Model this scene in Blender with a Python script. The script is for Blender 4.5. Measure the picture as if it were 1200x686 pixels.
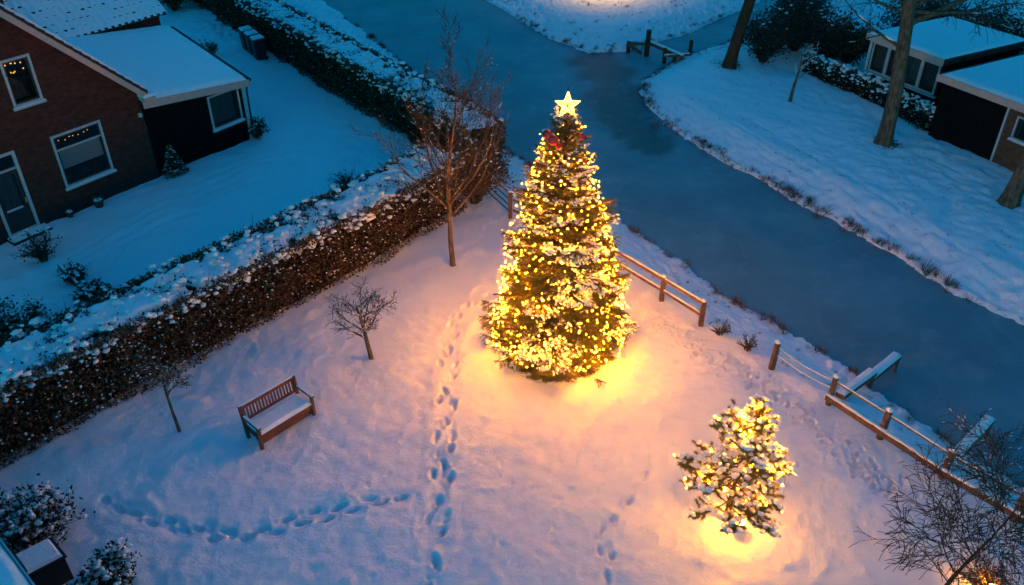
import bpy, math, random
import numpy as np
R = math.radians
sc = bpy.context.scene
for o in list(bpy.data.objects): bpy.data.objects.remove(o)

# ------------------------------------------------------------------ camera, sky, exposure
F, DEP, H = 990.0, R(34.2), 14.0          # focal length in photo pixels (1200 wide), depression, height in metres
cam_d = bpy.data.cameras.new('camera'); cam = bpy.data.objects.new('camera', cam_d)
sc.collection.objects.link(cam)
cam.location = (0, 0, H); cam.rotation_euler = (math.pi/2 - DEP, 0, 0)
cam_d.sensor_width = 36; cam_d.lens = 36*F/1200; cam_d.clip_end = 3000
sc.camera = cam
world = bpy.data.worlds.new('World'); sc.world = world; world.use_nodes = True
wn = world.node_tree.nodes; wl = world.node_tree.links
sky = wn.new('ShaderNodeTexSky'); sky.sky_type = 'NISHITA'; sky.sun_disc = False
sky.sun_elevation = R(2.0); sky.sun_rotation = R(200); sky.ozone_density = 3.0; sky.air_density = 1.0; sky.dust_density = 0.3
tint = wn.new('ShaderNodeMix'); tint.data_type = 'RGBA'; tint.blend_type = 'MULTIPLY'
tint.inputs['Factor'].default_value = 1.0
tint.inputs['B'].default_value = (0.04, 0.77, 0.94, 1)
bg = wn['Background']
wl.new(sky.outputs['Color'], tint.inputs['A']); wl.new(tint.outputs['Result'], bg.inputs['Color'])
bg.inputs['Strength'].default_value = 0.15
sc.view_settings.view_transform = 'Standard'; sc.view_settings.look = 'None'
sc.view_settings.exposure = 2.0; sc.view_settings.gamma = 1.0
sc.render.engine = 'CYCLES'
cy = sc.cycles
cy.use_denoising = True; cy.use_light_tree = True; cy.max_bounces = 6; cy.diffuse_bounces = 3; cy.glossy_bounces = 3
cy.transparent_max_bounces = 8; cy.sample_clamp_indirect = 4.0; cy.sample_clamp_direct = 0; cy.caustics_reflective = False; cy.caustics_refractive = False

WARM = (1.0, 0.43, 0.075)

# ------------------------------------------------------------------ helpers
cd, sd = math.cos(DEP), math.sin(DEP)
def ray(px, py):
    u = (px-600)/F; v = (py-343)/F
    return np.array([u, cd - v*sd, -sd - v*cd])
def G(px, py, z=0.0):                      # photo pixel -> point at height z
    r = ray(px, py); t = (z-H)/r[2]
    return np.array([0, 0, H]) + t*r
def on_wall(px, py, O, ang, off=0.0):      # photo pixel -> (along, height) on a vertical plane
    u = np.array([math.cos(ang), math.sin(ang)]); n = np.array([-u[1], u[0]])
    r = ray(px, py); t = (O[:2]@n + off)/(r[:2]@n); p = np.array([0, 0, H]) + t*r
    return (p[:2]-O[:2])@u, p[2]

rng = np.random.default_rng(7)
def hash2(ix, iy, seed):
    h = (ix.astype(np.int64)*374761393 + iy.astype(np.int64)*668265263 + seed*974711) & 0x7fffffff
    h = ((h ^ (h >> 13))*1274126177) & 0x7fffffff
    return ((h ^ (h >> 16)) & 0xffff)/65535.0
def vnoise(x, y, seed=0):
    ix = np.floor(x); iy = np.floor(y); fx = x-ix; fy = y-iy
    fx = fx*fx*(3-2*fx); fy = fy*fy*(3-2*fy)
    a = hash2(ix, iy, seed); b = hash2(ix+1, iy, seed); c = hash2(ix, iy+1, seed); d = hash2(ix+1, iy+1, seed)
    return (a*(1-fx)+b*fx)*(1-fy) + (c*(1-fx)+d*fx)*fy
def fbm(x, y, seed=0, o=3):
    s = 0; a = 0.5
    for k in range(o):
        s = s + a*vnoise(x*2**k, y*2**k, seed+k*17); a *= 0.5
    return s/(1-0.5**o)
def sstep(a, b, x):
    t = np.clip((x-a)/(b-a), 0, 1); return t*t*(3-2*t)

def np_mesh(name, V, Fc, mat, smooth=False):
    V = np.asarray(V, dtype=np.float32); Fc = np.asarray(Fc, dtype=np.int32)
    me = bpy.data.meshes.new(name); n, k = Fc.shape
    me.vertices.add(len(V)); me.vertices.foreach_set('co', V.ravel())
    me.loops.add(n*k); me.loops.foreach_set('vertex_index', Fc.ravel())
    me.polygons.add(n); me.polygons.foreach_set('loop_start', np.arange(n, dtype=np.int32)*k)
    me.polygons.foreach_set('loop_total', np.full(n, k, dtype=np.int32))
    if smooth: me.polygons.foreach_set('use_smooth', np.ones(n, dtype=bool))
    me.update(calc_edges=True); me.validate()
    if mat: me.materials.append(mat)
    return me

def link(name, me, parent=None, loc=(0, 0, 0), rotz=0.0, kind=None):
    o = bpy.data.objects.new(name, me); sc.collection.objects.link(o)
    o.location = tuple(float(a) for a in loc); o.rotation_euler = (0, 0, rotz)
    if parent: o.parent = parent
    if kind: o['kind'] = kind
    return o
def tag(o, label, cat, group=None):
    o['label'] = label; o['category'] = cat
    if group: o['group'] = group
    return o
def thing(name, label, cat, loc=(0, 0, 0), rotz=0.0, group=None):
    return tag(link(name, None, None, loc, rotz), label, cat, group)
def copy_tree(o, parent=None):
    c = o.copy(); sc.collection.objects.link(c); c.parent = parent
    for ch in list(o.children): copy_tree(ch, c)
    return c

class MB:                                   # collects simple shapes into one mesh
    def __init__(s): s.v = []; s.f = []; s.m = []; s.sm = []
    def add(s, V, Fc, m=0, smooth=False):
        b = len(s.v); s.v += [tuple(map(float, p)) for p in V]
        for f in Fc: s.f.append(tuple(i+b for i in f)); s.m.append(m); s.sm.append(smooth)
        return s
    def box(s, x0, x1, y0, y1, z0, z1, m=0, M=None):
        V = [(x, y, z) for z in (z0, z1) for y in (y0, y1) for x in (x0, x1)]
        if M: V = [M(p) for p in V]
        return s.add(V, [(0,2,3,1), (4,5,7,6), (0,1,5,4), (2,6,7,3), (0,4,6,2), (1,3,7,5)], m)
    def beam(s, a, b, w, h, m=0, up=(0, 0, 1)):   # box from a to b, w wide, h high (centred)
        a = np.array(a, float); b = np.array(b, float); d = b-a; d /= np.linalg.norm(d)
        sx = np.cross(d, up); sx /= np.linalg.norm(sx); uz = np.cross(sx, d)
        V = [p + sx*i*w/2 + uz*j*h/2 for p in (a, b) for j in (-1, 1) for i in (-1, 1)]
        return s.add(V, [(0,1,3,2), (4,6,7,5), (0,4,5,1), (2,3,7,6), (0,2,6,4), (1,5,7,3)], m)
    def poly(s, P, m=0): return s.add(P, [tuple(range(len(P)))], m)
    def prism(s, P, d, m=0):                 # closed prism from polygon P swept by vector d
        n = len(P); P = [np.array(p, float) for p in P]; d = np.array(d, float)
        return s.add(P+[p+d for p in P], [tuple(range(n))[::-1], tuple(range(n, 2*n))] +
                     [(i, (i+1) % n, n+(i+1) % n, n+i) for i in range(n)], m)
    def tube(s, pts, rad, n=6, m=0, smooth=True, cap=True):
        V, Fc = tube_np(np.asarray(pts, float), np.asarray(rad, float)*np.ones(len(pts)), n)
        Fc = [tuple(f) for f in Fc]
        if cap: Fc += [tuple(range(n))[::-1], tuple(range(len(V)-n, len(V)))]
        return s.add(V, Fc, m, smooth)
    def lathe(s, prof, n=12, m=0, c=(0, 0, 0), smooth=True):
        V = [(c[0]+r*math.cos(2*math.pi*k/n), c[1]+r*math.sin(2*math.pi*k/n), c[2]+z) for r, z in prof for k in range(n)]
        Fc = [(i*n+k, i*n+(k+1) % n, (i+1)*n+(k+1) % n, (i+1)*n+k) for i in range(len(prof)-1) for k in range(n)]
        Fc += [tuple(range(n))[::-1], tuple(range(len(V)-n, len(V)))]
        return s.add(V, Fc, m, smooth)
    def build(s, name, mats, parent=None, loc=(0, 0, 0), rotz=0.0, kind=None):
        me = bpy.data.meshes.new(name); me.from_pydata(s.v, [], s.f)
        for m in (mats if isinstance(mats, (list, tuple)) else [mats]): me.materials.append(m)
        me.polygons.foreach_set('material_index', s.m); me.polygons.foreach_set('use_smooth', s.sm); me.update()
        return link(name, me, parent, loc, rotz, kind)

def tube_np(P, rad, n=5):
    d = np.gradient(P, axis=0); d /= np.linalg.norm(d, axis=1)[:, None]+1e-9
    ref = np.where(np.abs(d[:, 2:3]) > 0.9, np.array([[1., 0, 0]]), np.array([[0, 0, 1.]]))
    if np.abs(d[:, 2]).max() > 0.9: ref = np.tile([[0.83, 0.55, 0.05]], (len(P), 1))
    a = np.cross(d, ref); a /= np.linalg.norm(a, axis=1)[:, None]+1e-9; b = np.cross(d, a)
    t = np.arange(n)*2*math.pi/n
    V = P[:, None] + rad[:, None, None]*(np.cos(t)[None, :, None]*a[:, None] + np.sin(t)[None, :, None]*b[:, None])
    i = np.arange(len(P)-1)[:, None]*n; k = np.arange(n)[None]; k2 = (k+1) % n
    Fc = np.stack([i+k, i+k2, i+n+k2, i+n+k], -1).reshape(-1, 4)
    return V.reshape(-1, 3), Fc
def tubes(name, polys, mat, parent, n=5, loc=(0, 0, 0), kind=None):
    VV = []; FF = []; b = 0
    for P, r in polys:
        V, Fc = tube_np(np.asarray(P, float), np.asarray(r, float), n if r[0] > 0.012 else 3)
        VV.append(V); FF.append(Fc+b); b += len(V)
    return link(name, np_mesh(name, np.concatenate(VV), np.concatenate(FF), mat, True), parent, loc, 0, kind)

def ico(level=0):
    t = (1+5**.5)/2
    V = [(-1,t,0),(1,t,0),(-1,-t,0),(1,-t,0),(0,-1,t),(0,1,t),(0,-1,-t),(0,1,-t),(t,0,-1),(t,0,1),(-t,0,-1),(-t,0,1)]
    Fc = [(0,11,5),(0,5,1),(0,1,7),(0,7,10),(0,10,11),(1,5,9),(5,11,4),(11,10,2),(10,7,6),(7,1,8),(3,9,4),(3,4,2),(3,2,6),(3,6,8),(3,8,9),(4,9,5),(2,4,11),(6,2,10),(8,6,7),(9,8,1)]
    V = [np.array(v)/np.linalg.norm(v) for v in V]
    for _ in range(level):
        mid = {}; nf = []
        def m(a, b):
            k = (min(a, b), max(a, b))
            if k not in mid:
                p = V[a]+V[b]; V.append(p/np.linalg.norm(p)); mid[k] = len(V)-1
            return mid[k]
        for a, b, c in Fc:
            x, y, z = m(a, b), m(b, c), m(c, a); nf += [(a,x,z),(b,y,x),(c,z,y),(x,y,z)]
        Fc = nf
    return np.array(V), np.array(Fc)
ICO0, ICO1, ICO2 = ico(0), ico(1), ico(2)
def blobs(name, C, S, mat, parent=None, loc=(0, 0, 0), level=1, axes=None, jit=0.22, kind=None, seed=1):
    """lumps at C with radii S (n,3); axes (n,3,3) optional row frames"""
    g = np.random.default_rng(seed); V0, F0 = (ICO0, ICO1, ICO2)[level]
    C = np.asarray(C, float); S = np.asarray(S, float); n = len(C)
    V = V0[None]*(1+jit*g.normal(size=(n, len(V0), 1)))
    V = V*S[:, None, :]
    if axes is None:
        a = g.uniform(0, 6.28, n); ca, sa = np.cos(a), np.sin(a); z = np.zeros(n); o = np.ones(n)
        axes = np.stack([np.stack([ca, sa, z], 1), np.stack([-sa, ca, z], 1), np.stack([z, z, o], 1)], 1)
    V = np.einsum('nvk,nkj->nvj', V, axes) + C[:, None]
    Fc = F0[None] + (np.arange(n)*len(V0))[:, None, None]
    return link(name, np_mesh(name, V.reshape(-1, 3), Fc.reshape(-1, 3), mat, True), parent, loc, 0, kind)

def rand_frames(n, g, up=None):
    a = g.normal(size=(n, 3))
    if up is not None: a[:, 2] = np.abs(a[:, 2])*up
    a /= np.linalg.norm(a, axis=1)[:, None]
    b = g.normal(size=(n, 3)); b -= (b*a).sum(1)[:, None]*a; b /= np.linalg.norm(b, axis=1)[:, None]
    return a, b, np.cross(a, b)
def leaves(name, C, L, W, mat, parent=None, loc=(0, 0, 0), kind=None, seed=1, up=None):
    """diamond shaped folded leaves at C"""
    g = np.random.default_rng(seed); n = len(C); nrm, d, s = rand_frames(n, g, up)
    L = (L*g.uniform(.5, 1.6, n))[:, None]; W = (W*g.uniform(.6, 1.5, n))[:, None]
    V = np.stack([C, C+d*L*.5+s*W*.5+nrm*W*.15, C+d*L, C+d*L*.5-s*W*.5+nrm*W*.15], 1)
    Fc = np.arange(n*4).reshape(n, 4)
    return link(name, np_mesh(name, V.reshape(-1, 3), Fc, mat), parent, loc, 0, kind)

# ------------------------------------------------------------------ materials
def mat(name, col, rough=0.7, spec=0.3, metal=0.0, bump=0.0, bscale=30.0, var=0.0, vscale=6.0, island=0.0, emis=None, estr=0.0, alpha=1.0, stretch=None):
    m = bpy.data.materials.new(name); m.use_nodes = True
    nt = m.node_tree; p = nt.nodes['Principled BSDF']; N = nt.nodes.new; Lk = nt.links.new
    p.inputs['Base Color'].default_value = (*col, 1); p.inputs['Roughness'].default_value = rough
    p.inputs['Specular IOR Level'].default_value = spec; p.inputs['Metallic'].default_value = metal
    p.inputs['Alpha'].default_value = alpha
    tc = N('ShaderNodeTexCoord'); mp = N('ShaderNodeMapping'); Lk(tc.outputs['Object'], mp.inputs['Vector'])
    if stretch: mp.inputs['Scale'].default_value = stretch
    if var or island:
        fac = None
        if var:
            nz = N('ShaderNodeTexNoise'); nz.inputs['Scale'].default_value = vscale; nz.inputs['Detail'].default_value = 5
            Lk(mp.outputs['Vector'], nz.inputs['Vector'])
            mr = N('ShaderNodeMapRange'); mr.inputs['From Min'].default_value = .25; mr.inputs['From Max'].default_value = .75
            mr.inputs['To Min'].default_value = 1-var; mr.inputs['To Max'].default_value = 1+var
            Lk(nz.outputs['Fac'], mr.inputs['Value']); fac = mr.outputs['Result']
        if island:
            ge = N('ShaderNodeNewGeometry'); mr = N('ShaderNodeMapRange')
            mr.inputs['To Min'].default_value = 1-island; mr.inputs['To Max'].default_value = 1+island
            Lk(ge.outputs['Random Per Island'], mr.inputs['Value'])
            if fac:
                mu = N('ShaderNodeMath'); mu.operation = 'MULTIPLY'; Lk(fac, mu.inputs[0]); Lk(mr.outputs['Result'], mu.inputs[1]); fac = mu.outputs[0]
            else: fac = mr.outputs['Result']
        vm = N('ShaderNodeVectorMath'); vm.operation = 'SCALE'; vm.inputs[0].default_value = col; Lk(fac, vm.inputs['Scale'])
        Lk(vm.outputs['Vector'], p.inputs['Base Color'])
    if bump:
        nb = N('ShaderNodeTexNoise'); nb.inputs['Scale'].default_value = bscale; nb.inputs['Detail'].default_value = 6
        Lk(mp.outputs['Vector'], nb.inputs['Vector'])
        bp = N('ShaderNodeBump'); bp.inputs['Strength'].default_value = bump; bp.inputs['Distance'].default_value = 0.03
        Lk(nb.outputs['Fac'], bp.inputs['Height']); Lk(bp.outputs['Normal'], p.inputs['Normal'])
    if emis:
        p.inputs['Emission Color'].default_value = (*emis, 1); p.inputs['Emission Strength'].default_value = estr
    return m

def vary_glow(m, lo, hi):                   # bulbs of unequal brightness
    nt = m.node_tree; p = nt.nodes['Principled BSDF']; e = p.inputs['Emission Strength'].default_value
    ge = nt.nodes.new('ShaderNodeNewGeometry'); mr = nt.nodes.new('ShaderNodeMapRange'); mr.inputs['To Min'].default_value = e*lo; mr.inputs['To Max'].default_value = e*hi
    pw = nt.nodes.new('ShaderNodeMath'); pw.operation = 'POWER'; pw.inputs[1].default_value = 2.0; nt.links.new(ge.outputs['Random Per Island'], pw.inputs[0]); nt.links.new(pw.outputs[0], mr.inputs['Value']); nt.links.new(mr.outputs['Result'], p.inputs['Emission Strength'])
SNOW = mat('snow', (.84, .86, .88), .55, .3, bump=.5, bscale=22, var=.04)
ROOFSNOW = mat('roof_snow', (.84, .86, .88), .6, .3, bump=.4, bscale=9, var=.04)
BARK = mat('bark', (.08, .036, .02), .9, .1, bump=1.0, bscale=14, var=.4, stretch=(1, 1, .3))
BARKL = mat('bark_light', (.125, .085, .058), .9, .1, bump=1.0, bscale=16, var=.75, vscale=11, stretch=(1, 1, .3))
TWIG = mat('twig', (.065, .05, .04), .9, .1, var=.3)
NEEDLE = mat('spruce_needle', (.12, .115, .032), .6, .3, island=.45)
PINEN = mat('pine_needle', (.16, .15, .04), .6, .3, island=.45)
BEECH = mat('beech_leaf', (.10, .06, .034), .7, .25, island=.85)
EVERG = mat('evergreen_leaf', (.022, .038, .018), .55, .3, island=.6)
SHRUBL = mat('shrub_leaf', (.05, .035, .025), .7, .2, island=.6)
CORE = mat('hedge_core', (.015, .011, .008), .95, .05)
WOOD = mat('weathered_wood', (.135, .08, .05), .8, .2, bump=.6, bscale=18, var=.35, vscale=9, stretch=(1, 1, .4))
BENCHW = mat('bench_wood', (.16, .055, .03), .6, .3, bump=.4, bscale=30, var=.3, vscale=12)
DARKM = mat('dark_metal', (.03, .028, .026), .5, .5, var=.2)
BINM = mat('bin_plastic', (.008, .009, .01), .5, .4, bump=.1, bscale=60)
WHITEP = mat('white_paint', (.50, .48, .49), .5, .4, bump=.1, bscale=40, var=.08)
FASCIA = mat('fascia_warm_light', (.60, .37, .31), .5, .4, bump=.1, bscale=40, var=.08)  # pink cast of the warm tree lights mixed into the trim colour
TILE = mat('roof_tile_clay', (.035, .028, .026), .7, .3, bump=.3, bscale=30, var=.3)
BLACKW = mat('black_boards', (.006, .005, .005), .8, .1, bump=.4, bscale=14, var=.3, stretch=(1, 1, .15))
DARKF = mat('dark_frame', (.02, .022, .022), .5, .4)
PLINTH = mat('plinth_render', (.02, .02, .022), .8, .2, bump=.3, bscale=30, var=.3)
GLASS = mat('window_glass', (.012, .018, .02), .04, .5, alpha=.35)
ROOMD = mat('dark_room', (.02, .016, .013), .9, .1)  # near black stands in for the unlit rooms
BLIND = mat('roller_blind', (.85, .82, .80), .8, .2, var=.05)
CURT = mat('net_curtain', (.16, .18, .17), .9, .1, var=.5, vscale=5, stretch=(6, 1, .3))
WBLIND = mat('wicker_blind', (.17, .08, .045), .9, .1, bump=.6, bscale=40, var=.5, vscale=14, stretch=(1, 1, 3))
PLANT = mat('house_plant', (.04, .06, .03), .6, .3, island=.6)
TERRA = mat('terracotta', (.10, .06, .045), .8, .2, var=.3)
ROPE = mat('rope', (.22, .17, .12), .9, .1, var=.3)
GRASS = mat('dry_grass', (.16, .085, .045), .8, .2, island=.6)
REDB = mat('red_bauble', (.75, .03, .02), .15, .6)
WIRE = mat('cable', (.01, .014, .008), .7, .2)
BULB = mat('lit_bulb', (1, .8, .5), .4, .3, emis=(1, .30, .003), estr=215.0)
BULB2 = mat('added_bulb_pine', (1, .8, .5), .4, .3, emis=(1, .30, .003), estr=400.0)  # for the added bulbs that brighten the pine
STARM = mat('lit_star', (1, .8, .5), .4, .3, emis=(1, .40, .03), estr=7.0)
STARC = mat('star_body', (.75, .5, .2), .35, .5, metal=.3, emis=(1, .40, .03), estr=.04)
LENS = mat('lamp_lens', (1, .9, .7), .3, .3, emis=(1, .40, .03), estr=60.0)
FAIRY = mat('fairy_light', (1, .8, .5), .4, .3, emis=(1, .45, .04), estr=.8)

vary_glow(BULB, .01, 3.0); vary_glow(BULB2, .01, 3.0)
def brick_mat(name, c1, c2, mortar, sx):
    m = bpy.data.materials.new(name); m.use_nodes = True; nt = m.node_tree; p = nt.nodes['Principled BSDF']; N = nt.nodes.new; Lk = nt.links.new
    tc = N('ShaderNodeTexCoord'); sp = N('ShaderNodeSeparateXYZ'); cb = N('ShaderNodeCombineXYZ'); ad = N('ShaderNodeMath')
    Lk(tc.outputs['Object'], sp.inputs[0]); Lk(sp.outputs['X'], ad.inputs[0]); Lk(sp.outputs['Y'], ad.inputs[1])
    Lk(ad.outputs[0], cb.inputs['X']); Lk(sp.outputs['Z'], cb.inputs['Y'])
    b = N('ShaderNodeTexBrick'); b.inputs['Scale'].default_value = 1.0; b.inputs['Brick Width'].default_value = .22; b.inputs['Row Height'].default_value = .065
    b.inputs['Mortar Size'].default_value = .008; b.inputs['Color1'].default_value = (*c1, 1); b.inputs['Color2'].default_value = (*c2, 1); b.inputs['Mortar'].default_value = (*mortar, 1)
    Lk(cb.outputs[0], b.inputs['Vector'])
    nz = N('ShaderNodeTexNoise'); nz.inputs['Scale'].default_value = 5; nz.inputs['Detail'].default_value = 6; Lk(cb.outputs[0], nz.inputs['Vector'])
    mr = N('ShaderNodeMapRange'); mr.inputs['To Min'].default_value = .5; mr.inputs['To Max'].default_value = 1.5; Lk(nz.outputs['Fac'], mr.inputs['Value'])
    vm = N('ShaderNodeVectorMath'); vm.operation = 'SCALE'; Lk(b.outputs['Color'], vm.inputs[0]); Lk(mr.outputs['Result'], vm.inputs['Scale'])
    Lk(vm.outputs['Vector'], p.inputs['Base Color']); p.inputs['Roughness'].default_value = .9; p.inputs['Specular IOR Level'].default_value = .15
    bp = N('ShaderNodeBump'); bp.inputs['Strength'].default_value = .5; bp.inputs['Distance'].default_value = .01; bp.invert = True
    Lk(b.outputs['Fac'], bp.inputs['Height']); Lk(bp.outputs['Normal'], p.inputs['Normal'])
    return m
BRICK = brick_mat('red_brick', (.12, .034, .022), (.075, .022, .016), (.05, .028, .024), 1)
BRICK2 = brick_mat('brown_brick', (.16, .08, .045), (.10, .05, .03), (.08, .055, .04), 1)

def ground_mat():
    m = bpy.data.materials.new('snowy_ground'); m.use_nodes = True; nt = m.node_tree; p = nt.nodes['Principled BSDF']; N = nt.nodes.new; Lk = nt.links.new
    at = N('ShaderNodeAttribute'); at.attribute_name = 'bare'
    tc = N('ShaderNodeTexCoord')
    n1 = N('ShaderNodeTexNoise'); n1.inputs['Scale'].default_value = 5; n1.inputs['Detail'].default_value = 8; n1.inputs['Roughness'].default_value = .7; Lk(tc.outputs['Object'], n1.inputs['Vector'])
    ad = N('ShaderNodeMath'); ad.operation = 'ADD'; Lk(at.outputs['Fac'], ad.inputs[0]); Lk(n1.outputs['Fac'], ad.inputs[1])
    mr = N('ShaderNodeMapRange'); mr.inputs['From Min'].default_value = .92; mr.inputs['From Max'].default_value = 1.08; Lk(ad.outputs[0], mr.inputs['Value'])
    n2 = N('ShaderNodeTexNoise'); n2.inputs['Scale'].default_value = 40; n2.inputs['Detail'].default_value = 4; Lk(tc.outputs['Object'], n2.inputs['Vector'])
    cr = N('ShaderNodeValToRGB'); cr.color_ramp.elements[0].position = .35; cr.color_ramp.elements[0].color = (.03, .026, .012, 1)
    cr.color_ramp.elements[1].position = .7; cr.color_ramp.elements[1].color = (.15, .10, .045, 1); Lk(n2.outputs['Fac'], cr.inputs['Fac'])
    mx = N('ShaderNodeMix'); mx.data_type = 'RGBA'; mx.inputs['A'].default_value = (.84, .86, .88, 1)
    Lk(mr.outputs['Result'], mx.inputs['Factor']); Lk(cr.outputs['Color'], mx.inputs['B']); Lk(mx.outputs['Result'], p.inputs['Base Color'])
    p.inputs['Roughness'].default_value = .6; p.inputs['Specular IOR Level'].default_value = .25
    n3 = N('ShaderNodeTexNoise'); n3.inputs['Scale'].default_value = 14; n3.inputs['Detail'].default_value = 9; n3.inputs['Roughness'].default_value = .65; Lk(tc.outputs['Object'], n3.inputs['Vector'])
    bp = N('ShaderNodeBump'); bp.inputs['Strength'].default_value = .55; bp.inputs['Distance'].default_value = .035
    Lk(n3.outputs['Fac'], bp.inputs['Height']); Lk(bp.outputs['Normal'], p.inputs['Normal'])
    return m
def ice_mat():
    m = bpy.data.materials.new('canal_ice'); m.use_nodes = True; nt = m.node_tree; p = nt.nodes['Principled BSDF']; N = nt.nodes.new; Lk = nt.links.new
    tc = N('ShaderNodeTexCoord')
    n1 = N('ShaderNodeTexNoise'); n1.inputs['Scale'].default_value = .35; n1.inputs['Detail'].default_value = 7; n1.inputs['Roughness'].default_value = .6; Lk(tc.outputs['Object'], n1.inputs['Vector'])
    cr = N('ShaderNodeValToRGB'); cr.color_ramp.elements[0].position = .3; cr.color_ramp.elements[0].color = (.085, .20, .235, 1)
    cr.color_ramp.elements[1].position = .7; cr.color_ramp.elements[1].color = (.14, .31, .35, 1); Lk(n1.outputs['Fac'], cr.inputs['Fac'])
    at = N('ShaderNodeAttribute'); at.attribute_name = 'open_water'
    mx = N('ShaderNodeMix'); mx.data_type = 'RGBA'; mx.inputs['B'].default_value = (.055, .085, .09, 1); Lk(at.outputs['Fac'], mx.inputs['Factor']); Lk(cr.outputs['Color'], mx.inputs['A'])
    n2 = N('ShaderNodeTexNoise'); n2.inputs['Scale'].default_value = 9; n2.inputs['Detail'].default_value = 10; n2.inputs['Roughness'].default_value = .8; Lk(tc.outputs['Object'], n2.inputs['Vector'])
    mr = N('ShaderNodeMapRange'); mr.inputs['From Min'].default_value = .66; mr.inputs['From Max'].default_value = .78; mr.inputs['To Max'].default_value = .35; Lk(n2.outputs['Fac'], mr.inputs['Value'])
    m2 = N('ShaderNodeMix'); m2.data_type = 'RGBA'; m2.inputs['B'].default_value = (.6, .62, .65, 1); Lk(mr.outputs['Result'], m2.inputs['Factor']); Lk(mx.outputs['Result'], m2.inputs['A'])
    vo = N('ShaderNodeTexVoronoi'); vo.feature = 'DISTANCE_TO_EDGE'; vo.inputs['Scale'].default_value = .22
    nw = N('ShaderNodeTexNoise'); nw.inputs['Scale'].default_value = .8; nw.inputs['Detail'].default_value = 5; Lk(tc.outputs['Object'], nw.inputs['Vector'])
    wv = N('ShaderNodeVectorMath'); wv.operation = 'MULTIPLY_ADD'; wv.inputs[1].default_value = (2.2, 2.2, 0); Lk(nw.outputs['Color'], wv.inputs[0]); Lk(tc.outputs['Object'], wv.inputs[2]); Lk(wv.outputs['Vector'], vo.inputs['Vector'])
    ck = N('ShaderNodeMapRange'); ck.inputs['From Min'].default_value = .004; ck.inputs['From Max'].default_value = .011; ck.inputs['To Min'].default_value = .06; ck.inputs['To Max'].default_value = 0; Lk(vo.outputs['Distance'], ck.inputs['Value'])
    n5 = N('ShaderNodeTexNoise'); n5.inputs['Scale'].default_value = .9; n5.inputs['Detail'].default_value = 9; n5.inputs['Roughness'].default_value = .7; Lk(tc.outputs['Object'], n5.inputs['Vector'])
    fr = N('ShaderNodeMapRange'); fr.inputs['From Min'].default_value = .52; fr.inputs['From Max'].default_value = .75; fr.inputs['To Max'].default_value = .22; Lk(n5.outputs['Fac'], fr.inputs['Value'])
    mxx = N('ShaderNodeMath'); mxx.operation = 'MAXIMUM'; Lk(ck.outputs['Result'], mxx.inputs[0]); Lk(fr.outputs['Result'], mxx.inputs[1])
    m3 = N('ShaderNodeMix'); m3.data_type = 'RGBA'; m3.inputs['B'].default_value = (.55, .62, .66, 1); Lk(mxx.outputs[0], m3.inputs['Factor']); Lk(m2.outputs['Result'], m3.inputs['A'])
    Lk(m3.outputs['Result'], p.inputs['Base Color']); p.inputs['Roughness'].default_value = .5; p.inputs['Specular IOR Level'].default_value = .35
    bp = N('ShaderNodeBump'); bp.inputs['Strength'].default_value = .15; bp.inputs['Distance'].default_value = .02; Lk(n2.outputs['Fac'], bp.inputs['Height']); Lk(bp.outputs['Normal'], p.inputs['Normal'])
    return m

# ------------------------------------------------------------------ terrain and canal
WZ = -0.55
near = [(250,-110),(330,-40),(375,0),(430,42),(490,92),(545,135),(600,185),(660,222),(720,258),(780,297),(840,345),(885,372),(940,403),(1000,442),(1060,485),(1111,520),(1150,548),(1200,578),(1320,655)]
far = [(1400,480),(1300,432),(1200,380),(1150,357),(1100,333),(1050,300),(1000,272),(960,250),(900,216),(860,195),(820,172),(785,150),(765,130),(752,110),(756,94),(780,82),(808,66),(850,54),(880,43),(925,30),(965,10),(1010,-20),(1050,-60)]
upper = [(960,-60),(910,-14),(880,8),(850,20),(810,38),(770,50),(735,60),(690,62),(650,48),(620,30),(590,12),(560,-5),(520,-32),(420,-110)]
CANAL = np.array([G(x, y, WZ)[:2] for x, y in near+far+upper])
def canal_sdf(X, Y):                       # >0 outside (land), <0 in the canal
    shp = X.shape; x = X.ravel(); y = Y.ravel(); d = np.full(x.shape, 1e9); ins = np.zeros(x.shape, bool)
    n = len(CANAL)
    for i in range(n):
        a = CANAL[i]; b = CANAL[(i+1) % n]; e = b-a
        t = np.clip(((x-a[0])*e[0]+(y-a[1])*e[1])/(e@e), 0, 1)
        d = np.minimum(d, (x-a[0]-t*e[0])**2+(y-a[1]-t*e[1])**2)
        c = ((a[1] > y) != (b[1] > y)) & (x < (b[0]-a[0])*(y-a[1])/(b[1]-a[1]+1e-12)+a[0])
        ins ^= c
    return (np.sqrt(d)*np.where(ins, -1, 1)).reshape(shp)

def axis(parts):
    out = []
    for a, b, s in parts: out.append(np.arange(a, b-1e-6, s))
    return np.concatenate(out+[[parts[-1][1]]])
ax = axis([(-600,-60,60),(-60,-34,2),(-34,-17,.25),(-17,-9,.1),(-9,10.5,.045),(10.5,21,.09),(21,34,.25),(34,60,2),(60,600,60)])
ay = axis([(-300,0,50),(0,9,.5),(9,21,.045),(21,34,.12),(34,56,.15),(56,90,2),(90,1290,100)])
GX, GY = np.meshgrid(ax, ay)

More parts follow.
